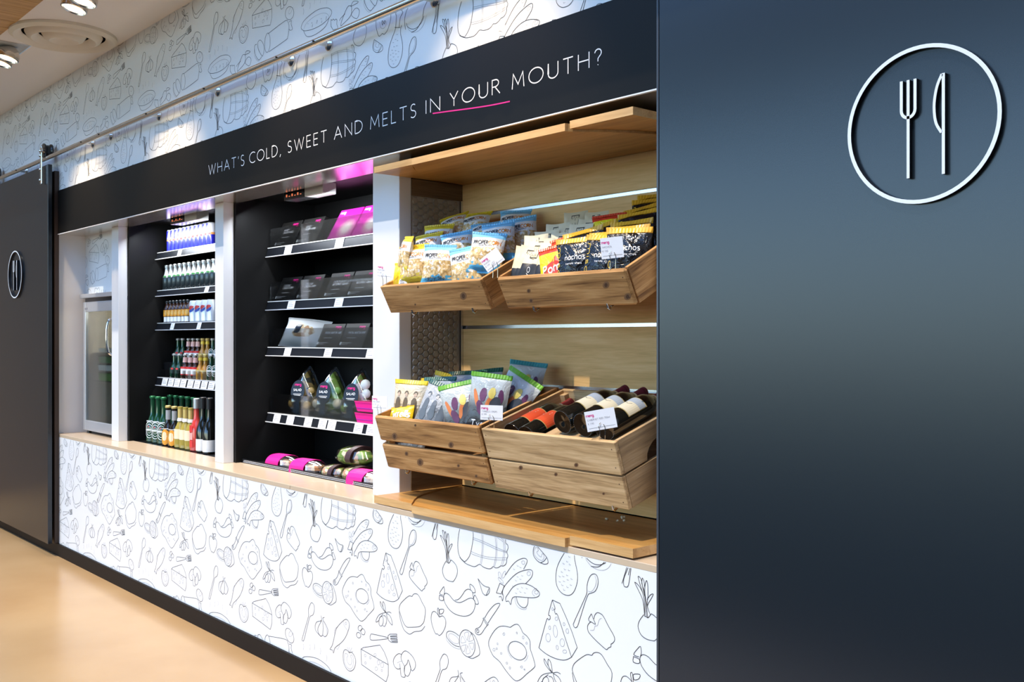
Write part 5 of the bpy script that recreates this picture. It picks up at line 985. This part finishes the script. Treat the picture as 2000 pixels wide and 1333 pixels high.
# teardrop salad packs
def salad(cols, toppings):
    k = Kind('salad_pack', 'salad pack', None); h = .232; out = spline([(.006, h), (.03, h-.035), (.064, .135), (.090, .07), (.078, .018), (.03, .0), (-.03, .0), (-.078, .018), (-.090, .07), (-.064, .135), (-.03, h-.035), (-.006, h)], True, 3); cy = .085
    def dome(sc, dep, back):
        mb = MB(); n = len(out); ks = (1, .97, .88, .7, .45, .15); b = 0
        mb.v += [(x*sc, back, cy+(z-cy)*sc) for x, z in out]
        for q in ks: mb.v += [(x*sc*q, back-dep*(1-q**4)**.8-.004, cy+(z-cy)*sc*q) for x, z in out]
        for a in range(len(ks)):
            for i in range(n): j = (i+1) % n; mb.face((a*n+i, a*n+j, (a+1)*n+j, (a+1)*n+i))
        mb.face([len(ks)*n+i for i in range(n)]); mb.face(list(reversed(range(n)))); return mb
    sm = mottled('salad_'+k.name+str(len(bpy.data.materials)), cols, 42)
    k.parts.append(('salad', dome(.86, .042, .03).mesh('salad', sm))); k.parts.append(('clear_shell', dome(1, .06, .032).mesh('clear_shell', M['film'], smooth=True)))
    k.parts.append(('back_tray', MB().poly(out, lambda u, v, w_: (u, w_, v), .038, .033).mesh('back_tray', M['black'])))
    mats = []; k.tops = []
    for (x, z, r_, c) in toppings:
        tp = MB().lathe([(0, -r_)]+[(r_*math.cos(R(a)), r_*math.sin(R(a))) for a in range(-60, 61, 30)]+[(0, r_)], 10); tp.v = [(a+x, b*.6-.014, c_+z) for a, b, c_ in tp.v]; k.parts.append(('topping', tp.mesh('topping', mat('topping', c, .4), smooth=True)))
    lb = MB(); lb.patch(ellipse(-.012, .105, .036, .052), flat(-.0365), 0)
    write(lb, 'meng', .013, flat(-.0372), -.03, .13, w=.002, track=.12, m=1); write(lb, 'SALAD', .010, flat(-.0372), -.034, .105, w=.0016, m=2); lb.ribbon([(-.034, .09), (.008, .09)], .002, flat(-.0372), 2); lb.ribbon([(-.030, .084), (.004, .084)], .002, flat(-.0372), 2)
    lb.ribbon([(-.014, .055), (-.010, .004)], .03, flat(-.0365), 0)
    k.parts.append(('label', lb.mesh('label', [M['blackgloss'], M['magenta'], M['lettering']]))); return k
salad([(.20, .14, .03), (.30, .18, .05), (.45, .28, .08), (.08, .09, .03), (.03, .03, .02)], [(.045, .11, .018, (.5, .3, .08)), (-.05, .05, .02, (.42, .25, .05)), (.03, .04, .022, (.52, .35, .1))]).put('teardrop salad pack with dark pasta, next to the dark side wall', (-4.405, .405, 1.034), 30, -12, 0, 1.06)
salad([(.16, .28, .04), (.30, .40, .10), (.10, .20, .03), (.62, .60, .42), (.22, .35, .06)], [(-.055, .06, .022, (.78, .70, .55)), (.05, .06, .024, (.74, .68, .5)), (.045, .12, .018, (.2, .36, .06))]).put('teardrop salad pack of pale chicken and green leaves, middle of the three', (-4.160, .405, 1.034), 30, -12, 0, 1.06)
salad([(.20, .28, .05), (.50, .22, .14), (.62, .45, .34), (.14, .22, .04), (.45, .18, .10)], [(.040, .155, .024, (.84, .82, .74)), (.048, .115, .022, (.82, .80, .72)), (.055, .06, .02, (.6, .26, .16)), (-.05, .05, .02, (.3, .4, .08))]).put('teardrop salad pack with egg halves on top, beside the pink snack boxes', (-3.918, .405, 1.034), 30, -12, 0, 1.06)
def snackbox(label, x, y, z):
    r = empty('snack_box', (x, y, z)); tag(r, label, 'snack box')
    MB().poly([(-.06, 0), (.06, 0), (.085, .045), (-.085, .045)], lambda u, v, w_: (u, -w_, v), -.05, .05).build('sleeve', M['magenta'], r, bevel=.002)
    box('rim', -.088, .088, -.056, .056, .045, .050, M['film'], r); box('band', -.062, .062, -.052, -.0505, .014, .018, mat('purple_line', (.4, .02, .35), .4), r)
snackbox('pink sleeved snack box at the bottom of a pair, by the white upright', -3.755, .40, 1.0335); snackbox('pink sleeved snack box on top of another, by the white upright', -3.755, .40, 1.0845)
# packs on the chiller floor
foodm = mottled('baked_filling', [(.36, .14, .04), (.5, .25, .08), (.22, .08, .02), (.6, .38, .16), (.12, .05, .02)], 60)
def sleeve_pack(label, x, y, yaw):
    r = empty('sleeved_pack', (x, y, .7885), (0, 0, R(yaw))); tag(r, label, 'food pack', 'pink sleeved packs on the chiller floor')
    MB().box(-.095, .095, -.06, .06, 0, .018).build('tray', M['blackgloss'], r, bevel=.004)
    MB().lathe([(.0, .05), (.04, .047), (.062, .035), (.066, .018)], 20).build('filling', foodm, r, smooth=True).scale = (1.35, .85, .9)
    MB().lathe([(.0, .058), (.046, .055), (.068, .040), (.072, .018)], 24).build('clear_lid', M['film'], r, smooth=True).scale = (1.3, .82, 1)
    o_ = spline([(-.066, 0), (-.062, .034), (-.03, .058), (.03, .058), (.062, .034), (.066, 0)]); i_ = [(a*.985, b-.0012) for a, b in reversed(o_)]
    MB().poly(o_+i_, lambda u, v, w_: (w_, u, v), -.085, .02).build('sleeve', M['magenta'], r)
sleeve_pack('pink sleeved pack on the chiller floor next to the dark side wall', -4.33, .282, 6); sleeve_pack('pink sleeved pack on the chiller floor, middle of three', -4.085, .276, 8); sleeve_pack('pink sleeved pack on the chiller floor next to the white upright', -3.585, .270, 6)
def dome_salad(label, x, y, z, yaw, cols, sc=1):
    r = empty('salad_bowl', (x, y, z), (0, 0, R(yaw))); tag(r, label, 'salad', 'domed salads on the chiller floor'); r.scale = (sc, sc, sc)
    MB().lathe([(.05, 0), (.066, .012), (.070, .028), (.056, .050), (.02, .060), (0, .061)], 24).build('salad', mottled('bowl_salad', cols, 60), r, smooth=True).scale = (1.25, .85, 1)
    MB().lathe([(.054, -.001), (.072, .012), (.080, .026), (.066, .052), (.025, .068), (0, .070)], 28).build('clear_dome', M['film'], r, smooth=True).scale = (1.25, .85, 1)
    b_ = spline([(-.0625, .012), (-.0685, .028), (-.05, .058), (0, .0715), (.05, .058), (.0685, .028), (.0625, .012)]); MB().poly(b_+[(a*.99, c_-.001) for a, c_ in reversed(b_)], lambda u, v, w_: (w_, u, v), .018, .050).build('paper_band', mat('dark_band', (.05, .02, .02), .4), r)
leaf = [(.18, .30, .05), (.30, .42, .10), (.10, .18, .03), (.62, .36, .22), (.70, .62, .48), (.22, .34, .06)]
ham = [(.66, .36, .22), (.74, .62, .48), (.20, .30, .05), (.58, .28, .16), (.78, .70, .6), (.3, .4, .1)]
dome_salad('domed salad on the chiller floor, behind the grille, beside the middle pink pack', -3.875, .272, .7885, 8, ham, .85)
dome_salad('domed ham salad on the chiller floor beside the last pink pack', -3.715, .285, .7885, 4, ham, .95)
dome_salad('green leaf salad dome stacked on top of two others', -3.82, .345, .85, 6, leaf, 1.15)

# ------------------------------------------------------------------ small glass door fridge in the far bay
fr = empty('glass_door_fridge', (-6.50, .30, .79)); tag(fr, 'small silver glass door fridge standing on the worktop', 'fridge')
k = MB(); k.box(-.31, -.295, -.13, .25, .02, .86); k.box(.295, .31, -.13, .25, .02, .86); k.box(-.295, .295, .235, .25, .02, .86); k.box(-.295, .295, -.13, .235, .02, .05); k.box(-.295, .295, -.13, .235, .83, .86); k.build('cabinet', M['fridgein'], fr)
box('top_lid', -.335, .335, -.165, .25, .885, .912, M['silverpaint'], fr, bevel=.003); box('top_gap', -.30, .30, -.14, .2, .86, .885, M['blackgloss'], fr)
for x in (-.28, .28): MB().lathe([(.014, -.0), (.014, .02)], 12).build('foot', M['blackgloss'], fr, loc=(x, -.12, 0))
dr = empty('door', (0, -.15, .02), parent=fr)
k = MB(); k.box(-.314, -.270, 0, .02, 0, .84); k.box(.270, .314, 0, .02, 0, .84); k.box(-.270, .270, 0, .02, 0, .066); k.box(-.270, .270, 0, .02, .775, .84); k.build('door_frame', M['silverpaint'], dr, bevel=.002)
box('door_glass', -.270, .270, .008, .012, .066, .775, M['glass'], dr); box('badge', -.272, -.225, -.002, 0, .79, .803, M['greytext'], dr)
k = MB(); k.tube(spline([(.227, .0, .50), (.227, -.022, .512), (.223, -.034, .56), (.223, -.034, .66), (.227, -.022, .712), (.227, 0, .725)]), .009, 10); k.build('handle', M['chrome'], dr, smooth=True)
for z in (.345, .53): box('wire_shelf', -.29, .29, -.10, .23, z-.004, z, M['alu'], fr)
k = MB()
for z in range(12): k.box(-.05, -.03, .228, .234, .40+.024*z, .412+.024*z)
k.build('shelf_holes', M['grey'], fr)['kind'] = 'stuff'
fl_ = bpy.data.lights.new('fridge_fill', 'POINT'); fl_.energy = 1.6; fl_.shadow_soft_size = .04; fl_.color = (1, .95, .85); fo_ = bpy.data.objects.new('fridge_fill', fl_); C.objects.link(fo_); fo_.parent = fr; fo_.location = (0, .0, .79)  # unseen fill light added to brighten the fridge inside
box('inner_notice', -.19, .05, .2315, .2345, .62, .80, labc, fr)
for i, (z, h, c, l) in enumerate(((.532, .03, (.6, .62, .58), 'white lidded tray topmost in the small glass door fridge'), (.463, .05, (.05, .16, .05), 'green salad tray under the upper wire shelf of the small fridge'), (.413, .045, (.62, .64, .62), 'white tray in the middle of the pile in the small fridge'), (.348, .06, (.10, .26, .06), 'green tray at the foot of the pile in the small fridge'))):
    o = empty('food_tray', (-6.535, .275, .79+z+.001)); tag(o, l, 'food tray', 'trays in the small fridge')
    MB().poly([(-.11, 0), (.11, 0), (.125, h*.8), (-.125, h*.8)], lambda u, v, w_: (u, -w_, v), -.08, .08).build('tray', mat('tray', c, .4), o); box('lid', -.127, .127, -.083, .083, h*.8, h*.8+.006, M['film'], o)

# ------------------------------------------------------------------ wine in the lower near crate
wc = CR['wine']
cbox('insert_board', .02, .215, .02, .375, -.082, -.072, M['crategy'], wc); cbox('insert_board', .222, .560, .02, .375, -.038, -.028, M['crategy'], wc)
wp = [(.0, .008), (.028, .002), (.0355, .0), (.0375, .005), (.0375, .185), (.036, .2), (.028, .218), (.018, .236), (.0150, .25), (.0150, .285), (.0165, .287), (.0165, .298), (.0, .299)]
def lying(kind_label, foil_m, a0, a1, z0, z1, m, border, name):
    k = Kind('wine_bottle', 'wine bottle', 'wine bottles lying in the crate')
    k.parts.append(('bottle', MB().lathe(wp, 28).mesh('bottle', glassK, smooth=True)))
    dots = MB()
    for i in range(40): a = 9*i; dots.patch([((.0368+.0008*math.cos(R(q)))*math.cos(R(a+1.4*math.sin(R(q)))), (.0368+.0008*math.cos(R(q)))*math.sin(R(a+1.4*math.sin(R(q))))) for q in range(0, 360, 60)], lambda u, v: (u, v, -.0004))
    d = dots.mesh('base_stipple', mat('glass_stipple', (.35, .38, .42), .15)); k.parts.append(('base_stipple', d))
    k.parts.append(('foil', MB().lathe([(.0156, .235), (.0158, .286), (.0173, .288), (.0173, .299), (0, .3)], 20).mesh('foil', foil_m, smooth=True))); k.parts.append(('foil_ring', MB().lathe([(.0178, .2362), (.0160, .248)], 20).mesh('foil_ring', silver, smooth=True)))
    lb = MB(); f = lambda u, v: (.0382*math.cos(R(u)), .0382*math.sin(R(u)), v)
    def slab(u0, u1, v0, v1, mm, rr_): 
        n = 14
        for i in range(n): a, b = u0+(u1-u0)*i/n, u0+(u1-u0)*(i+1)/n; lb.patch([(a, v0), (b, v0), (b, v1), (a, v1)], lambda u, v: (rr_*math.cos(R(u)), rr_*math.sin(R(u)), v), mm)
    slab(a0, a1, z0, z1, 1, .0380); slab(a0+3, a1-3, z0+.003, z1-.003, 0, .0384)
    mid = (a0+a1)/2
    if border:
        slab(a0+4, a1-4, z1-.034, z1-.0045, 2, .0387); lb.ribbon(spline([(mid-28, z1-.046), (mid-12, z1-.040), (mid+4, z1-.050), (mid+22, z1-.042)]), .0014, lambda u, v: (.039*math.cos(R(u)), .039*math.sin(R(u)), v), 3)
    else:
        for q in (.02, .032): lb.ribbon([(mid-25, z1-q), (mid+20, z1-q)], .004, lambda u, v: (.039*math.cos(R(u)), .039*math.sin(R(u)), v), 3)
    k.parts.append(('label', lb.mesh('label', [m, gold, mat('label_sky', (.42, .46, .50), .5), M['ink'] if border else labw]))); return k
cream_l = lying('cream', mat('wine_foil', (.16, .02, .03), .35), 205, 345, .075, .165, labc, True, 'w'); red_l = lying('red', mat('wine_foil2', (.2, .02, .02), .35), 190, 350, .06, .145, mat('scarlet_label', (.62, .07, .02), .45), False, 'r')
for k_, x, y, z, yaw, l in ((cream_l, -2.190, .045, 1.154, -1, 'cream label wine bottle lying nearest the red label bottles'), (cream_l, -2.102, .045, 1.150, 1, 'cream label wine bottle lying in the middle, behind the price card'), (cream_l, -2.014, .045, 1.146, 2, 'cream label wine bottle lying against the near side board'),
                           (red_l, -2.352, .045, 1.096, 4, 'red label wine bottle lying beside the cream label bottles'), (red_l, -2.432, .055, 1.099, 3, 'red label wine bottle lying nearest the crisp crate')):
    o = k_.put(l, (x, y, z)); o.rotation_euler = (R(-72.5), 0, R(yaw))

# ------------------------------------------------------------------ price cards on wire clips
def price_card(label, x, y, z, foot, yaw, roll, lines, w_=.078, h_=.052):
    r = empty('price_card', (x, y, z), (0, 0, R(yaw))); tag(r, label, 'price card', 'price cards on wire clips')
    cr, sr = math.cos(R(roll)), math.sin(R(roll)); rot = lambda u, v: (u*cr-v*sr, v*cr+u*sr)
    q = [rot(a, b) for a, b in ((-w_/2, -h_/2), (w_/2, -h_/2), (w_/2, h_/2), (-w_/2, h_/2))]
    MB().poly(q, lambda u, v, t: (u, -t, v), -.0004, .0004).build('card', M['card'], r)
    t = MB(); fn = lambda u, v: (*[(rot(u, v)[0])], -.0008, rot(u, v)[1])
    write(t, 'meng', .0085, fn, -w_*.46, h_*.22, w=.0013, track=.12, m=0)
    for i, ln in enumerate(lines): write(t, ln, .0048, fn, -w_*.44, h_*(.02-.19*i), w=.0006, track=.25, m=1)
    t.ribbon([(-w_*.44, -h_*.36), (w_*.44, -h_*.36)], .0007, fn, 2); t.build('lettering', [M['magenta'], M['greytext'], M['ink']], r)
    b = rot(0, -h_*.36); f = foot-z; c = MB()
    c.tube(spline([(b[0]-.004, -.003, b[1]+.012), (b[0]-.010, -.004, b[1]+.002), (b[0]-.006, -.003, b[1]-.012), (b[0]-.008, .0, f)]), .0009, 6); c.tube(spline([(b[0]+.004, -.003, b[1]+.008), (b[0]+.009, -.003, b[1]-.004), (b[0]+.008, 0, f)]), .0009, 6); c.build('clip', M['chrome'], r, smooth=True)
price_card('white price card on the popcorn crate, at the end by the white upright', -3.062, -.012, 1.658, 1.604, 22, -6, ['POPCORN', '\u20ac 1.25'], .072, .05)
price_card('white price card tilted steeply between the popcorn and nacho crates', -2.452, -.014, 1.664, 1.606, 34, 36, ['SNACKS', '\u20ac 1.99'], .07, .05)
price_card('white price card in front of the nacho bags', -1.930, -.012, 1.668, 1.606, 34, 5, ['NACHOS', '\u20ac 1.95'], .064, .060)
price_card('white price card on the crisp crate, pale against the white upright', -3.098, -.012, 1.172, 1.124, 14, 0, ['VEG CRISPS', '\u20ac 1.99'], .075, .05)
price_card('white price card between the crisp crate and the wine crate', -2.457, -.012, 1.171, 1.118, 34, -1, ['TYRRELLS CRISPS', '\u20ac 1.99'], .075, .048)
price_card('white price card in front of the cream label wine bottles', -1.974, -.012, 1.178, 1.118, 34, 11, ['CABERNET RED 750 ML'.replace(' ML', 'ml'), '\u20ac 7.95'], .088, .058)

# popped crumbs on the base shelf
for i, (x, y, s) in enumerate(((-2.243, .30, .006), (-2.195, .30, .005), (-2.215, .345, .008), (-2.179, .315, .006))):
    mb = MB(); rnd = random.Random(i)
    for _ in range(4): cx, cy, cz = (rnd.uniform(-s, s) for _ in range(3)); n0 = len(mb.v); mb.lathe([(0, -s*.6), (s*.5, -s*.3), (s*.55, .2*s), (0, s*.6)], 7); mb.v[n0:] = [(a+cx*.7, b+cy*.7, c_+abs(cz)*.4+s*.6) for a, b, c_ in mb.v[n0:]]
    tag(mb.build('popcorn_crumb', mat('crumb', (.78, .68, .45), .7), loc=(x, y, .8165), smooth=True), ('popped corn crumb on the base shelf, the one nearest the crisp crate', 'small popped corn crumb on the base shelf, in front of the largest one', 'largest popped corn crumb, on the base shelf below the wine crate', 'popped corn crumb on the base shelf, the one nearest the door')[i], 'crumb', 'popcorn crumbs on the base shelf')
